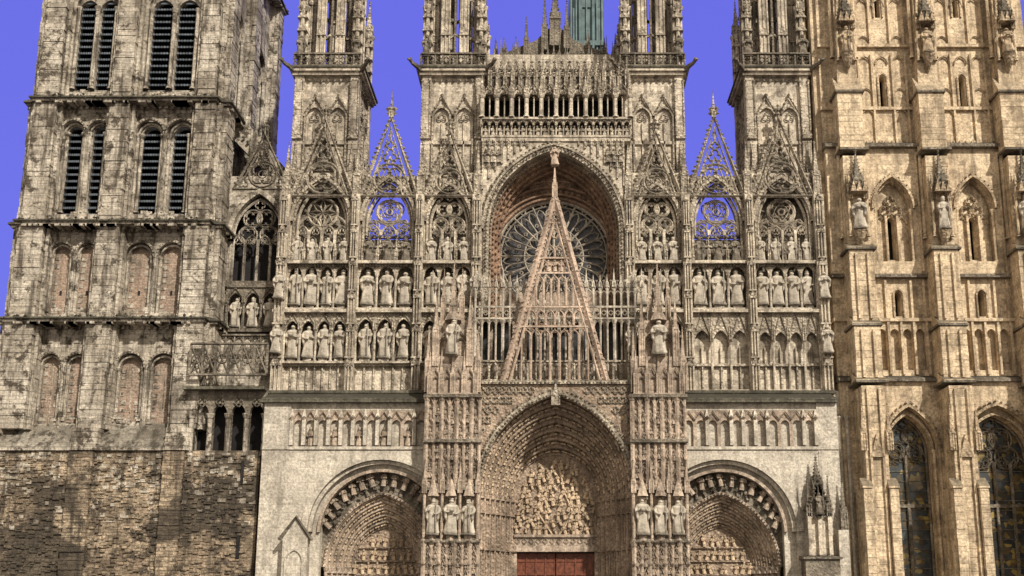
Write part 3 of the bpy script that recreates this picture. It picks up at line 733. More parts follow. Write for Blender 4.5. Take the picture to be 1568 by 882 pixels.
    for px,r0,r1,ww in ((850,75,-30,.8),(806,88,30,.35),(834,80,-5,.45),(868,78,5,.45),(772,92,62,.3),(790,92,60,.3),(900,88,50,.35),(925,92,62,.3),(942,92,55,.3),(760,92,66,.3)):
        h=Z(r1,y)-Z(r0,y); pinnacle(ng,X(px,60,y),y-.2,Z(r0,y),ww,h*.4,h*.6,8)
    for px in range(758,950,9): pinnacle(ng,X(px,90,y-1),y-1,Z(96,y-1),.15,.8,R(.8,1.7),3)
    part('nave_roof','slate').prism([(-8,Z(130,9)),(8,Z(130,9)),(0,Z(70,9))],9,60)
    part('nave_walls','grey').box(-8,8,4.1,60,0,Z(131,9))
    y=40; sp=part('crossing_spire','verdigris'); cxs=X(897,0,y); z0=Z(95,y); 
    r0=(925-868)/2/F*(110+0)*1.0
    for k in range(8):
        t=2*pi*(k+.5)/8; q=r0
        sp.tube3([(cxs+q*math.cos(t),y+q*math.sin(t),z0-3),(cxs+q*math.cos(t),y+q*math.sin(t),z0+8),(cxs,y,z0+48)],[.22,.2,.1],6)
    sp.pyr(cxs,y,z0+6,r0*1.75,40,8,.1); sp.box(cxs-r0*.8,cxs+r0*.8,y-r0*.8,y+r0*.8,z0-14,z0+6)
    for i in range(7): sp.tube3([(cxs-r0*.9+i*r0*.3,y-r0*.86,z0-5),(cxs-r0*.9+i*r0*.3,y-r0*.86,z0+7)],.12,5)
    sp.box(cxs-r0,cxs+r0,y-r0,y+r0,z0+1,z0+1.6)
    part('crossing_tower','grey').box(cxs-5,cxs+5,y-2,y+10,0,z0-8)
centre()
def cgable():
    y=-2.6; g=part('great_gable','gablestone'); gt=part('great_gable_tracery','gablestone')
    p=lambda px,r:(X(px,r,y),Z(r,y))
    apex=p(849.5,303); lx0,lz0=p(741,690); sl=(apex[0]-lx0)/(apex[1]-lz0)
    half=lambda z:(apex[1]-z)*sl
    zb=lz0
    for s in (-1,1):
        q=lambda z,o=0:(apex[0]+s*(half(z)-o),z)
        g.tube2([q(zb),q(apex[1])],y,.24); g.tube2([q(zb,.42),q(apex[1]-1.8,.42)],y,.09)
        along(g,[q(zb,-.16),q(apex[1],-.06)],y-.02,.19,.38); along(g,[q(zb,.2),q(apex[1]-1,.2)],y-.1,.08,.3)
    for r in (395,418,470,500):
        z=Z(r,y); hw=half(z); gt.box(apex[0]-hw,apex[0]+hw,y-.06,y+.06,z-.06,z+.06)
    # lancet rows between the rakes; open below, denser above
    def row(r0,r1,n,f=1):
        z0,z1=Z(r0,y),Z(r1,y); hw=half(z1)-.2; w=2*hw/n
        for i in range(n):
            c=apex[0]-hw+w*(i+.5); gt.tube2(arch(c,z1-w*.9,w*.46,w*.62,0,4,z0),y,.06)
            if f: gt.knob(c,y-.04,z1-w*.2,.08)
    row(394,372,2); row(417,397,3); row(468,421,5); row(498,472,6); row(583,502,7)
    for r,q in ((358,.34),(340,.22),(326,.14)): gt.tube2(foil(apex[0],Z(r,y),q,4),y,.07,closed=True)
    # small solid shrine with figures at mid height
    part('great_gable_shrine','brown').box(apex[0]-.75,apex[0]+.75,y+.1,y+.2,Z(417,y),Z(396,y))
    for k in (-.45,0,.45): mini(gt,apex[0]+k,y,Z(416,y),.85)
    pinnacle(g,apex[0],y,Z(303,y),.3,.9,1.6,6); statue(apex[0],y,Z(258,y)+.2,1.5,'gablestone')
cgable()
def great_buttress(px0,px1):
    y=-3.8; a=part('portal_buttress','brownp'); c=part('portal_buttress_carving','brownp'); l=part('portal_buttress_ledges','dark_stone')
    x0,x1=X(px0,680,y),X(px1,680,y); w=x1-x0; cx=(x0+x1)/2
    a.box(x0+.12,x1-.12,y+.3,.0,0,Z(600,y))
    for (ra,rb,n) in ((745,605,7),(900,828,7)):
        for i in range(n+1):
            xx=x0+w*i/n; a.col(xx,y+.18,Z(ra,y),Z(rb,y),.11 if i%2 else .16,6)
            c.knob(xx,y+.05,Z((ra+rb)/2,y),.16)
        for i in range(n):
            xx=x0+w*(i+.5)/n
            for k in range(5):
                rr=rb+ (ra-rb)*(k+.35+R(-.08,.08))/5; c.tube2([(xx-w/n*.5,Z(rr+8,y)),(xx,Z(rr-6,y)),(xx+w/n*.5,Z(rr+8,y))],y+.12,.06)
                c.knob(xx,y+.1,Z(rr-8,y),.12); c.tube2(arch(xx,Z(rr+14,y),w/n*.36,w/n*.5,0,4),y+.2,.04)
                if (k+i)%2: mini(c,xx,y+.2,Z(rr+32,y),R(.7,.95))
    for s,xx in ((-1,x0),(1,x1)):
        for i in range(6): a.col(xx,y+.4+i*.55,0,Z(603,y),.12,6)
    for r in (748,828,606,675): l.box(x0-.18,x1+.18,y-.08,y+.3,Z(r,y)-.1,Z(r,y)+.12)
    for i in range(3):
        xx=x0+w*(i+.5)/3; statue(xx,y-.02,Z(820,y),Z(762,y)-Z(820,y),'figure'); c.pyr(xx,y+.0,Z(760,y),.7,1.1,6,.05)
        a.pyr(xx,y+.1,Z(828,y),.5,.35,6,.3)
        for _ in range(8): c.knob(xx+R(-.3,.3),y-.1,Z(R(752,764),y),.13)
    for i in range(4): a.col(x0+w*i/3,y+.02,Z(828,y),Z(750,y),.1,6); pinnacle(c,x0+w*i/3,y,Z(755,y),.25,.8,1.3,4)
    y2=y+.5
    def stage(pa,pb,ra,rb,yy,n):
        xa,xb=X(pa,(ra+rb)/2,yy),X(pb,(ra+rb)/2,yy); W=xb-xa
        a.box(xa+.1,xb-.1,yy+.1,0,Z(ra,yy),Z(rb,yy))
        for i in range(n+1): pinnacle(c,xa+W*i/n,yy,Z(ra,yy),.26,(Z(rb,yy)-Z(ra,yy))*.55,(Z(rb,yy)-Z(ra,yy))*.6,5)
        for i in range(n):
            xx=xa+W*(i+.5)/n; c.tube2([(xx-W/n*.5,Z((ra+rb)/2+6,yy)),(xx,Z((ra+rb)/2-12,yy)),(xx+W/n*.5,Z((ra+rb)/2+6,yy))],yy-.03,.07)
            c.tube2(arch(xx,Z((ra+rb)/2+10,yy),W/n*.36,W/n*.5,0,4,Z(ra,yy)),yy,.06)
    m=(px0+px1)/2; sgn=1 if m<848 else -1; m+=sgn*1
    stage(m-35,m+35,606,545,y2,4)
    stage(m-25,m+25,550,490,y2+.5,2)
    statue(X(m,500,y2),y2-.1,Z(545,y2),Z(488,y2)-Z(545,y2),'figure'); 
    for s in (-1,1): pinnacle(c,X(m+s*26,500,y2),y2+.2,Z(560,y2),.35,2.6,2.4,6); pinnacle(c,X(m+s*38,560,y2),y2+.2,Z(600,y2),.35,2.2,2.2,6)
    c.pyr(X(m,480,y2),y2+.3,Z(490,y2),1.1,.5,6,.4); pinnacle(c,X(m,470,y2),y2+.5,Z(482,y2),.5,.8,3.2,8)
    for s in (-1,1): pinnacle(c,X(m+s*14,470,y2+1),y2+1,Z(500,y2+1),.3,2,2.,6)
great_buttress(652,733); great_buttress(969,1050)
def portal(cx,zs,a0,h0,a1,h1,y0,y1,n,pn,mat,zfloor=0,figs=True,wall=None,fs=.8):
    c=part(pn+'_archivolts',mat); f=part(pn+'_archivolt_figures','relief'); e=part(pn+'_jambs',mat)
    for i in range(n):
        A=a0+(a1-a0)*i/n; H=h0+(h1-h0)*i/n; A2=a0+(a1-a0)*(i+1)/n; 
        ya=y0+(y1-y0)*i/n; yb=y0+(y1-y0)*(i+1)/n; H2=h0+(h1-h0)*(i+1)/n
        N_=14; p=arch(cx,zs,A,H,0,N_); q=arch(cx,zs,A2,H2,0,N_)
        c.band(q,p,yb-.02,yb+.25)
        c.tube2([( x,z) for x,z in p],ya+.06,.12,6); c.tube2([((x*.5+u*.5),(z*.5+v*.5)) for (x,z),(u,v) in zip(p,q)],yb-.02,.05,5)
        mid=[((x+u)/2,(z+v)/2) for (x,z),(u,v) in zip(p,q)]
        if figs:
            st=abs(a0-a1)/n*1.25*fs+.12; acc=0
            for m1,m2 in zip(mid,mid[1:]):
                l=math.dist(m1,m2); d=((m2[0]-m1[0])/l,(m2[1]-m1[1])/l); tt=st-acc if acc else 0
                while tt<l:
                    x,z=m1[0]+d[0]*tt,m1[1]+d[1]*tt
                    up=1 if x<cx else -1
                    rot=math.atan2(d[0]*up,d[1]*up)
                    mini(f,x,(ya*.4+yb*.6)-.05,z,st*.86,rot); c.knob(x,yb-.1,z,.09)
                    tt+=st
                acc=l-(tt-st)
        for s in (-1,1):
            e.box(min(cx+s*A,cx+s*A2),max(cx+s*A,cx+s*A2),yb-.02,yb+.3,zfloor,zs)
            e.col(cx+s*A,ya+.1,zfloor,zs,.13,7); e.col(cx+s*(A+A2)/2,yb-.08,zfloor,zs,.08,6)
            e.knob(cx+s*(A+A2)/2,yb-.1,zs,.2); e.pyr(cx+s*(A+A2)/2,yb-.1,zs-.4,.4,.5,5,.1)
            z=zs-1.4
            for q in range(2): e.prism([(cx+s*(A+A2)/2-.25,z),(cx+s*(A+A2)/2+.25,z),(cx+s*(A+A2)/2,z+.6)],yb-.25,yb); z-=2.4
def main_portal():
    y0=-2.9; zs=Z(752,y0); ax=X(735,700,y0); cx=X(851,700,y0); a0=cx-ax+.05; h0=Z(603,y0)-zs
    y1=.6; a1=61*K*1.03; h1=Z(697,y1)-zs
    portal(cx,zs,a0,h0,a1,h1,y0+.2,y1,7,'great_portal','brown',fs=1.)
    w=part('great_portal_wall','brown'); xL,xR=X(731,640,y0),X(970,640,y0)
    arch_wall(w,xL,xR,zs,Z(588,y0),y0+.1,y0+.6,[(cx,zs+.001,a0,h0,zs)],16)
    c=part('great_portal_front','greyc'); arch_band(c,cx,zs,a0-.1,h0-.1,.32,y0-.15,y0+.25,16); along(c,arch(cx,zs,a0,h0,.32,16),y0-.1,.15,.33); along(c,arch(cx,zs,a0,h0,0,16),y0-.2,.12,.26)
    for i in range(22):
        for j in range(9):
            x=xL+(xR-xL)*(i+.5)/22; z=zs+1.+(Z(590,y0)-zs-1.)*(j+.5)/9
            pz=arch(cx,zs,a0,h0,.5,16)
            if not any(abs(q[0]-x)<.5 and z<q[1]+.25 for q in pz): c.tube2(foil(x,z,.25,4,pi/4*(j%2),4),y0+.04,.05,closed=True)
    c.box(xL,xR,y0-.1,y0+.6,Z(588,y0),Z(583,y0)); along(c,[(xL,Z(586,y0)),(xR,Z(586,y0))],y0-.1,.1,.25)
    pinnacle(c,cx,y0-.2,Z(622,y0),.5,.7,.9,5)
    t=part('great_portal_tympanum','brown'); rl=part('great_portal_relief','relief'); p=arch(cx,zs,a1,h1,0,14); zl=Z(820,y1)
    t.prism(p+[(cx+a1,zl),(cx-a1,zl)],y1+.1,y1+.5)
    for r in range(11):
        z=zl+.1+r*.5; 
        for k in range(11):
            x=cx+(k-5+.5*(r%2)+R(-.3,.3))*a1/5.4
            hw=a1 if z<zs else a1*(1-((z-zs)/h1)**1.6)
            if abs(x-cx)<hw*.95 and z+.5<zs+h1: mini(rl,x,y1-.05,z+R(-.1,.1),R(.5,.85),R(-.6,.6))
    for _ in range(160):
        x,z=cx+R(-a1,a1),R(zl,zs+h1); hw=a1 if z<zs else a1*(1-((z-zs)/h1)**1.6)
        if abs(x-cx)<hw*.93: rl.knob(x,y1+.04,z,R(.06,.14))
    for s in (-1,1): rl.tube2([(cx+s*.2,zl),(cx+s*1.2,zl+1.5),(cx+s*.6,zl+3),(cx+s*.2,zs+h1*.8)],y1+.0,.08,5)
    l=part('great_portal_lintel','brownp'); l.box(cx-a1,cx+a1,y1-.15,y1+.5,Z(845,y1),Z(836,y1)); l.box(cx-a1,cx+a1,y1,y1+.5,Z(836,y1),zl)
    l.box(cx-a1,cx+a1,y1-.15,y1+.5,zl-.12,zl+.06)
    for i in range(12): l.tube2(foil(cx-a1+2*a1*(i+.5)/12,Z(829,y1),.17,4),y1-.03,.035,closed=True)
    l.box(cx-a1,cx-a1+.2,y1,y1+.5,0,Z(845,y1)); l.box(cx+a1-.2,cx+a1,y1,y1+.5,0,Z(845,y1))
    d=part('great_door','door_wood'); 
    for s in (-1,1):
        xa,xb=sorted((cx+s*.04,cx+s*(a1-.2))); d.box(xa,xb,y1+.35,y1+.45,0,Z(847,y1))
        for i in range(5): xx=xa+(xb-xa)*i/4; d.box(max(xa,xx-.05),min(xb,xx+.05),y1+.28,y1+.35,0,Z(848,y1))
        for zz in (1.2,2.6,4.,4.9): d.box(xa,xb,y1+.3,y1+.34,zz,zz+.1)
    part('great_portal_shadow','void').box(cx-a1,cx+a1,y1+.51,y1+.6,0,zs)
    part('screen_body','grey').box(UX(734),-UX(734),2.,3.2,0,Z(600,2))
main_portal()
def side(s):
    y=-2.; f=lambda p,r:X(p,r,y) if s<0 else -X(p,r,y)*(1.0)
    zt=Z(617,y); ed=(401,652) if s<0 else (411,649)
    xo=f(ed[0],700); xi=f(ed[1],700); xa,xb=sorted((xo,xi))
    w=part('side_portal_wall','pale'); l=part('side_portal_ledge','ledge'); c=part('side_portal_carving','brownp'); d=part('side_portal_dark','dark_stone')
    cx=f(583 if s<0 else 588,760); zs=Z(814,y); ro=abs(f(465,800)-f(583,800))+.1; ri=abs(f(490,800)-f(583,800))
    z9=Z(688,y)
    arch_wall(w,min(xa,cx-ro-.5),max(xb,cx+ro+.2),0,z9,y,y+.5,[(cx,zs,ro-.42,ro-.42+.02,0)],16)
    arch_wall(w,min(xa,cx-ro-.5),max(xb,cx+ro+.2),0,z9,y+.5,y+1.1,[(cx,zs,ri,ri+.02,0)],16)
    w.box(xa,xb,y+.35,0,z9,zt); w.box(xa,xb,y+.0,y+.36,z9,z9+.18)
    arch_band(w,cx,zs,ro-.42,ro-.42,.42,y-.16,y,16); arch_band(w,cx,zs,ro-.68,ro-.68,.25,y+.1,y+.5,16); arch_band(c,cx,zs,ri,ri,.2,y+.3,y+.5,16)
    xp0,xp1=sorted((xo,f(445,650))); w.box(xp0,xp1,y-.03,y+.5,0,zt)
    g0,g1=sorted((f(447,650),xi)); n=11; ww=(g1-g0)/n
    arch_wall(c,g0,g1,Z(684,y),Z(628,y),y+.12,y+.3,[(g0+ww*(i+.5),Z(650,y),ww*.36,ww*.4,Z(683,y)) for i in range(n)],5)
    for i in range(n+1):
        if not (0<i<n and R(0,1)<.2): w.box(g0+ww*i-.12,g0+ww*i+.12,y-.12,y+.12,Z(682,y),Z(642,y)); c.knob(g0+ww*i,y-.1,Z(640,y),.22); w.pyr(g0+ww*i,y,Z(640,y),.3,.6,4,.05)
        if i<n: c.tube2([(g0+ww*i,Z(642,y)),(g0+ww*(i+.5),Z(630,y)),(g0+ww*(i+1),Z(642,y))],y+.02,.06)
    if s<0:
        for i in range(n): mini(c,g0+ww*(i+.5),y+.2,Z(682,y),1.3) if i%2 else None
    w.box(xa,xb,y+.1,y+.36,Z(628,y),zt); w.box(xa,xb,y-.1,y+.3,Z(688,y)-.02,Z(684,y))
    l.box(xa-.25,xb,y-.3,0,zt,zt+.22); l.wedge(xa-.1,xb,y-.15,-.3,zt+.22,Z(603,0),.1)
    # splayed pointed portal set inside the round arch, springing lower than it
    y2=y+1.1; zs2=Z(868,y2); A0=ri*.92; h=Z(757,y2)-zs2
    rec=part('side_portal_recess','dark_stone')
    arch_wall(rec,cx-ri-.1,cx+ri+.1,zs2,zs+ri+.4,y2,y2+.4,[(cx,zs2+.001,A0,h,zs2)],14)
    for k in range(15):
        t=pi*(.06+.88*k/14)
        x,z=cx-ri*.86*math.cos(t),zs+ri*.86*math.sin(t)
        mini(c,x,y2-.3,z-.35,R(1.,1.2),-.7*math.cos(t)+R(-.2,.2)); rec.knob(x+.2,y2-.15,z,.25)
        mini(rec,cx-ri*.9*math.cos(t+.12),y2-.1,zs+ri*.68*math.sin(t+.12)-.2,.8,R(-.6,.6))
    arch_band(c,cx,zs2,A0,h,.16,y2-.14,y2,14); along(c,arch(cx,zs2,A0,h,.1,14),y2-.18,.09,.25)
    y3=y2+1.6; a1=48*K*1.02; h1=max(Z(808,y3)-zs2,a1*1.03)
    portal(cx,zs2,A0,h,a1,h1,y2+.05,y3,5,'side_portal','brownp',fs=.8)
    t=part('side_portal_tympanum','brown'); rl=part('side_portal_relief','relief'); p=arch(cx,zs2,a1,h1,0,12)
    t.prism(p+[(cx+a1,0),(cx-a1,0)],y3+.1,y3+.4)
    z=Z(900,y3)
    while z<zs2+h1-.4:
        hh=.82; m=9; dz=max(0,z-zs2); hw=a1*math.sqrt(max(0,1-(dz/h1)**2))*.95
        t.box(cx-hw,cx+hw,y3-.06,y3+.1,z-.1,z)
        for k in range(m):
            x=cx+(k-(m-1)/2+R(-.2,.2))*a1*2/m; dz=max(0,z+hh*.9-zs2)
            if abs(x-cx)<a1*math.sqrt(max(0,1-(dz/h1)**2))*.95: mini(rl,x,y3-.03,z,hh*R(.75,1.08),R(-.3,.3))
        z+=.92
    for _ in range(80):
        x,z=cx+R(-a1,a1)*.9,R(zs2-2,zs2+h1*.85)
        if abs(x-cx)<a1*math.sqrt(max(0,1-(max(0,z-zs2)/h1)**2))*.9: rl.knob(x,y3+.05,z,.1)
side(-1); side(1)
def end_bits():
    y=-2.; w=part('end_niche','pale'); d=part('end_shrine','dark_stone')
    x0,x1=X(434,840,y-.5),X(472,840,y-.5)
    w.box(x0,x1,y-.8,y-.04,0,Z(825,y)); w.prism([(x0-.15,Z(828,y)),(x1+.15,Z(828,y)),((x0+x1)/2,Z(795,y))],y-.75,y-.04)
    part('end_niche_cap','dark_stone').tube2([(x0-.25,Z(828,y)),((x0+x1)/2,Z(793,y)),(x1+.25,Z(828,y))],y-.8,.13)
    arch_band(w,(x0+x1)/2,Z(860,y),.5,.7,.12,y-.9,y-.8,6,0)
    y=-3.2; x0,x1=X(1239,800,y),X(1275,800,y); cx=(x0+x1)/2; W=x1-x0
    d.box(x0-.35,x1+.35,y,-.6,0,Z(852,y)); d.wedge(x0-.5,x1+.5,y-.15,-.6,Z(856,y),Z(846,y))
    g=part('end_shrine_body','grey'); g.box(x0+.2,x1-.2,y+.5,-1.9,Z(850,y),Z(775,y))
    for sx in (x0+.1,x1-.1,cx): g.box(sx-.12,sx+.12,y+.25,y+.55,Z(850,y),Z(785,y)); pinnacle(d,sx,y+.4,Z(790,y),.3,.8,1.8,5)
    arch_band(g,cx-W/4,Z(800,y),W*.17,W*.25,.08,y+.3,y+.5,5,Z(845,y)); arch_band(g,cx+W/4,Z(800,y),W*.17,W*.25,.08,y+.3,y+.5,5,Z(845,y))
    statue(cx,y+.1,Z(788,y),1.5,'dark_stone')
    d.prism([(x0-.1,Z(780,y)),(x1+.1,Z(780,y)),(cx,Z(735,y))],y+.3,-1.8); along(d,[(x0-.1,Z(780,y)),(cx,Z(735,y)),(x1+.1,Z(780,y))],y+.25,.15,.3)
    pinnacle(d,cx,y+.6,Z(765,y),.6,1.1,1.7,8)
end_bits()
# ================================================================ RIGHT (FLAMBOYANT) TOWER
def butter():
    a=part('flamboyant_tower_walls','tan'); c=part('flamboyant_tower_carving','tanc'); l=part('flamboyant_tower_ledges','dark_stone'); vd=part('flamboyant_tower_slits','void')
    x0,x1=UX(1284),UX(1626); y=.2; W=x1-x0
    bays=[1386,1516]; bc=[1321,1451,1581]
    def tier(r0,r1,ops,extra=None,yy=y,th=.8):
        arch_wall(a,x0,x1,Z(r1),Z(r0),yy,yy+th,[(UX(q),Z(o[0])-o[2]*1.2,o[2],o[2]*1.2,Z(o[1])) for q in bays for o in ops],6)
    tier(-140,72,[(-20,25,.2)]); tier(72,228,[(114,163,.22)])
    for q in bays:
        X_=UX(q)
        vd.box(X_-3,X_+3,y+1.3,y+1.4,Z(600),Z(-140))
        for ra,rb in ((-20,25),(114,163)):
            arch_band(c,X_,Z(ra)-.3,.3,.38,.1,y-.12,y,6,Z(rb))
        for k,dx in enumerate((-1.75,-.75,.75,1.75)):
            for ra,rb in ((-140,68),(82,222)): a.box(X_+dx-.07,X_+dx+.07,y-.2,y,Z(rb),Z(ra)); 
        for dx in (-1.25,0,1.25):
            for rt in (84,-4): c.tube2(arch(X_+dx,Z(rt)-.7,.45,.6,0,5),y-.1,.07)
            if dx:
                c.tube2(arch(X_+dx,Z(172)-.3,.45,.6,0,5),y-.1,.07)
                for rt in (60,140): c.tube2(arch(X_+dx,Z(rt)-.3,.45,.6,0,5),y-.08,.06)
        for k in range(9): c.prism([(X_-1.9+k*.45,Z(214)),(X_-1.6+k*.45,Z(214)),(X_-1.6+k*.45,Z(220)),(X_-1.9+k*.45,Z(220))],y-.1,y)
    zs=Z(322); aw=31*K; h=Z(274)-zs
    arch_wall(a,x0,x1,Z(425),Z(228),y-.45,y+.25,[(UX(q),zs,aw,h,Z(402)) for q in bays],9)
    arch_wall(a,x0,x1,Z(425),Z(228),y+.25,y+.9,[(UX(q),Z(330)-.25,.24,.28,Z(395)) for q in bays],5)
    for q in bays:
        X_=UX(q); arch_band(c,X_,zs,aw,h,.16,y-.62,y-.45,9); arch_band(c,X_,zs,aw-.2,h-.2,.2,y-.2,y+.1,9,Z(402))
        along(c,arch(X_,zs,aw,h,.26,9),y-.55,.1,.4)
        for dx,dz in ((-.42,0),(.42,0),(0,.75)): c.tube2(foil(X_+dx,zs+.05+dz,.4,4,0 if dz else pi/4,5),y+.12,.09,closed=True)
        for dx in (-.42,.42): a.box(X_+dx-.08,X_+dx+.08,y-.05,y+.25,Z(402),zs-.35); a.tube2(arch(X_+dx*1.9,zs-.9,.35,.5,0,4),y+.15,.07)
        for sx in (-1,1): a.col(X_+sx*(aw-.1),y-.3,Z(402),zs,.11)
        for dx in (-1.85,1.85): a.box(X_+dx-.06,X_+dx+.06,y-.6,y-.45,Z(418),Z(236))
    tier(425,492,[(446,485,.24)],yy=y-.25,th=1.)
    arch_wall(a,x0,x1,Z(585),Z(492),y-.4,y,[(UX(q)+dx,Z(505)-.4,.33,.42,Z(568)) for q in bays for dx in (-1.35,-.45,.45,1.35)],5)
    a.box(x0,x1,y+.0,y+.8,Z(585),Z(492))
    for q in bays:
        for dx in (-1.8,-.9,0,.9,1.8):
            a.box(UX(q)+dx-.08,UX(q)+dx+.08,y-.56,y-.4,Z(575),Z(494))
            if dx!=0: a.box(UX(q)+dx-.08,UX(q)+dx+.08,y-.45,y-.25,Z(490),Z(430))
        arch_band(c,UX(q),Z(446)-.3,.3,.36,.1,y-.38,y-.25,6,Z(487))
    wins=[(UX(1386),34*K,Z(690),Z(636)-Z(690)),(UX(1520),50*K,Z(700),Z(636)-Z(700))]
    arch_wall(a,x0,x1,0,Z(585),y-.65,y-.1,[(wx,wz,wa*1.18,wh*1.2,3) for wx,wa,wz,wh in wins],10)
    arch_wall(a,x0,x1,0,Z(585),y-.1,y+.9,[(wx,wz,wa,wh,3) for wx,wa,wz,wh in wins],10)
    for wx,wa,wz,wh in wins:
        arch_band(c,wx,wz,wa*1.18,wh*1.2,.2,y-.85,y-.65,10); arch_band(c,wx,wz,wa,wh,.18,y-.4,y-.1,10,3)
        along(c,arch(wx,wz,wa*1.18,wh*1.2,.3,10),y-.76,.13,.4)
        tr=part('tower_window_tracery','dark_stone'); tracery(tr,wx,3,wz,wa,wh,y+.45,.085,2 if wa<2 else 4,1)
        tr.box(wx-wa,wx+wa,y+.35,y+.55,Z(776),Z(771))
        for r in range(690,880,15): tr.box(wx-wa,wx+wa,y+.53,y+.57,Z(r)-.02,Z(r)+.02)
        part('tower_window_glass','stained_glass').box(wx-wa,wx+wa,y+.6,y+.64,3,wz+wh)
        for s in (-1,1): a.col(wx+s*wa*1.1,y-.4,0,wz,.12); a.col(wx+s*wa*1.27,y-.7,0,wz,.1)
    for r,e,mt in ((70,.25,a),(228,.85,l),(425,.65,l),(492,.6,a),(585,.95,l),(166,.22,a)):
        mt.box(x0-.1,x1+.3,y-e,y+.1,Z(r)-.1,Z(r)+.14)
        if r in (228,585): mt.wedge(x0-.1,x1+.3,y-e+.1,y,Z(r)+.14,Z(r)+.6,.05)
    for i,q in enumerate(bc):
        X_=UX(q); hw=20*K
        def st(r0,r1,yf,k=1.):
            a.stack(X_-hw*k,X_+hw*k,yf,y,Z(r1,yf),Z(r0,yf),.5,.025)
        def cap(r,yf,yb,rt,k=1.1):
            l.box(X_-hw*k-.06,X_+hw*k+.06,yf-.14,y,Z(r,yf)-.08,Z(r,yf)+.08); a.wedge(X_-hw*k,X_+hw*k,yf-.08,yb,Z(r,yf)+.08,Z(rt,yf),.05)
        st(-140,95,-.9,.75); st(140,225,-1.3); a.box(X_-hw*.8,X_+hw*.8,-1.,y,Z(140,-1),Z(90,-1)); cap(140,-1.3,-.6,112)
        st(238,378,-1.45,.9); cap(380,-1.8,-1.2,368); st(382,495,-1.8,.95); cap(497,-2.,-1.3,480); st(499,582,-2.05); cap(584,-2.3,-1.3,566,1.15); st(590,960,-2.45,.85)
        cap(228,-1.55,-.6,215)
        for (rs,rh,yf) in ((82,40,-1.0),(352,300,-1.5)):
            yy=yf-.42
            statue(X_,yy,Z(rs,yy),Z(rh,yy)-Z(rs,yy),'tanc' if rs<100 else 'figure')
            c.tube3([(X_,yf+.1,Z(rs+26,yy)),(X_,yy+.1,Z(rs+12,yy)),(X_,yy,Z(rs,yy)-.02)],[.1,.3,.5],8)
            zc=Z(rh-5,yy)
            for k in range(3): c.prism([(X_-.55+.4*k-.05,zc),(X_-.55+.4*k+.35,zc),(X_-.55+.4*k+.15,zc+.8)],yy-.35,yf)
            pinnacle(l,X_,yy+.15,zc+.1,.6,.9,2.2,8)
            for sx in (-1,1): pinnacle(c,X_+sx*.55,yf-.2,zc-.4,.28,.9,1.3,5); a.col(X_+sx*.62,yf-.15,Z(rs+8,yy),zc,.09)
            for _ in range(24): l.knob(X_+R(-.6,.6),yy-R(-.1,.3),zc+R(-.1,1.),R(.08,.16))
        for sx in (-1,1):
            for r0,r1,yf in ((-140,88,-.9),(505,578,-2.05),(388,488,-1.8),(595,960,-2.45)): a.box(X_+sx*hw*.45-.08,X_+sx*hw*.45+.08,yf-.16,yf+.05,Z(r1,yf),Z(r0,yf))
            pinnacle(c,X_+sx*hw*.95,-2.5,Z(690,-2.5),.35,1.2,1.9,6)
            a.stack(X_+sx*hw*.95-.3,X_+sx*hw*.95+.3,-2.9,-1,0,Z(745,-2.9),.5,.03); a.wedge(X_+sx*hw*.95-.35,X_+sx*hw*.95+.35,-2.95,-2.3,Z(747,-2.9),Z(730,-2.9))
            for r0,r1 in ((-140,95),(238,370)): a.col(X_+sx*hw*.95,-.55,Z(r1),Z(r0),.13,6)
        c.prism([(X_-hw*.5,Z(700,-2.5)),(X_+hw*.5,Z(700,-2.5)),(X_,Z(665,-2.5))],-2.65,-2.4)
    a.box(x0-.4,x0,y+.3,14,0,Z(-140)); t=part('recess_wall','tan'); t.box(UX(1262),x0-.41,3.,4.,0,Z(-140))
    for r in (60,110,168,228,300,360,425,492,585): l.box(UX(1262),x0-.05,y+1.2,y+3,Z(r)-.12,Z(r)+.1)
    for k in range(2): a.box(UX(1264)+k*.5,UX(1264)+k*.5+.28,y+.8,y+3.,Z(600),Z(-140))
    a.box(x1-.2,x1,y+1,14,0,Z(-140)-.1); a.box(x0,x1-.3,13,14,0,Z(-140)-.1); l.box(x0,x1,.1,14,Z(-140),Z(-140)+.4)
    for u in range(8): pinnacle(c,x0+W*u/7,-.3,Z(-140),.6,1.5,3,6)
    g=part('recess_lower','pale'); g.box(UX(1255),x0+.02,-.3,1,0,Z(600)); g.col(x0-.2,-.5,0,Z(640),.15); g.col(x0+.35,-.6,0,Z(640),.15)
    pinnacle(l,X(1292,800,-2.4),-2.4,Z(812,-2.4),.4,1.2,2.,7); g.box(X(1284,850,-2.4),X(1300,850,-2.4),-2.7,-.5,0,Z(812,-2.4))
butter()
# ================================================================ build objects
root=bpy.data.objects.new('gothic_cathedral',None); bpy.context.collection.objects.link(root)
for (n,mt),mb in PARTS.items():
    if not mb.v: continue
    me=bpy.data.meshes.new(n); me.from_pydata(mb.v,[],mb.f); me.materials.append(MATS[mt]); me.update()
    o=bpy.data.objects.new(n,me); bpy.context.collection.objects.link(o); o.parent=root
for o in STAT: o.parent=root
print('faces',sum(len(m.f) for m in PARTS.values()),'statues',len(STAT))
g=MB('g','ground'); g.add([(-600,-600,0),(600,-600,0),(600,800,0),(-600,800,0)],[(0,1,2,3)])
me=bpy.data.meshes.new('paved_square'); me.from_pydata(g.v,[],g.f); me.materials.append(MATS['ground'])
o=bpy.data.objects.new('paved_square',me); bpy.context.collection.objects.link(o)
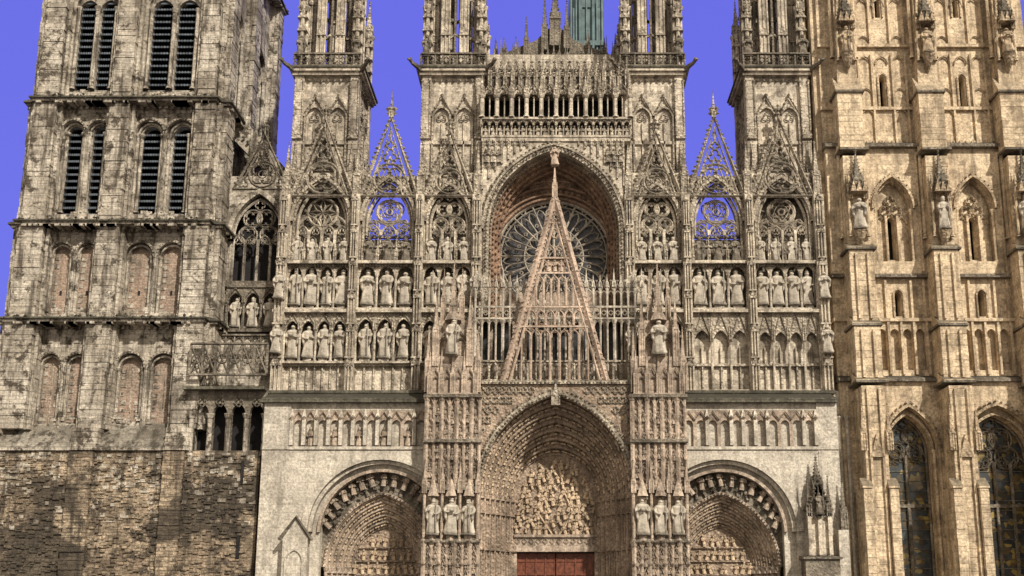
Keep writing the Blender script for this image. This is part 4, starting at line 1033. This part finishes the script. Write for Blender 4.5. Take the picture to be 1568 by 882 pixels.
# ================================================================ light
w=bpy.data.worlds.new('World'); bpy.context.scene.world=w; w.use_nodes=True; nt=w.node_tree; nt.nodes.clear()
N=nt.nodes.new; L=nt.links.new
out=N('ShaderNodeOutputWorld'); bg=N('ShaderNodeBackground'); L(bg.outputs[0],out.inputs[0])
el=math.radians(40); az=math.radians(32)   # sun to the front-right of the facade
sky=N('ShaderNodeTexSky'); sky.sky_type='NISHITA'; sky.sun_disc=False; sky.sun_elevation=el; sky.sun_rotation=pi-az
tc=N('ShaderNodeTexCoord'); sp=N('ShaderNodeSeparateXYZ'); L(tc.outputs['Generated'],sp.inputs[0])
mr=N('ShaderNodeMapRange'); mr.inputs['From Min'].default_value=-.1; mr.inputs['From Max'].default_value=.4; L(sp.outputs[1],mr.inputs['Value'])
mx=N('ShaderNodeMix'); mx.data_type='RGBA'; mx.inputs[6].default_value=(8.6,7.5,6.1,1); mx.inputs[7].default_value=(1.6,1.62,8.9,1); L(mr.outputs[0],mx.inputs[0])  # unseen camera-side half set warm white, added as fill on the facade
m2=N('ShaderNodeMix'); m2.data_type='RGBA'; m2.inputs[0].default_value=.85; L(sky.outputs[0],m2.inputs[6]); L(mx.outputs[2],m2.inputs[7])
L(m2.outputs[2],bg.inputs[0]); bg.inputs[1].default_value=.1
sd=bpy.data.lights.new('sun','SUN'); sd.energy=4.7; sd.angle=math.radians(1.5); sd.color=(1,.935,.83)
so=bpy.data.objects.new('sun',sd); bpy.context.collection.objects.link(so)
d=Vector((math.sin(az)*math.cos(el),-math.cos(az)*math.cos(el),math.sin(el))); so.rotation_euler=d.to_track_quat('Z','Y').to_euler(); so.location=(40,-60,80)
# ================================================================ camera
cd=bpy.data.cameras.new('camera'); co=bpy.data.objects.new('camera',cd); bpy.context.collection.objects.link(co)
co.location=(0,-D,ZC); co.rotation_euler=(pi/2+TH,0,0); cd.sensor_width=36; cd.lens=36.; cd.shift_x=-64/1568; cd.shift_y=179/1568
cd.clip_end=3000; sc=bpy.context.scene; sc.camera=co
sc.view_settings.view_transform='Standard'; sc.view_settings.look='None'; sc.view_settings.exposure=0
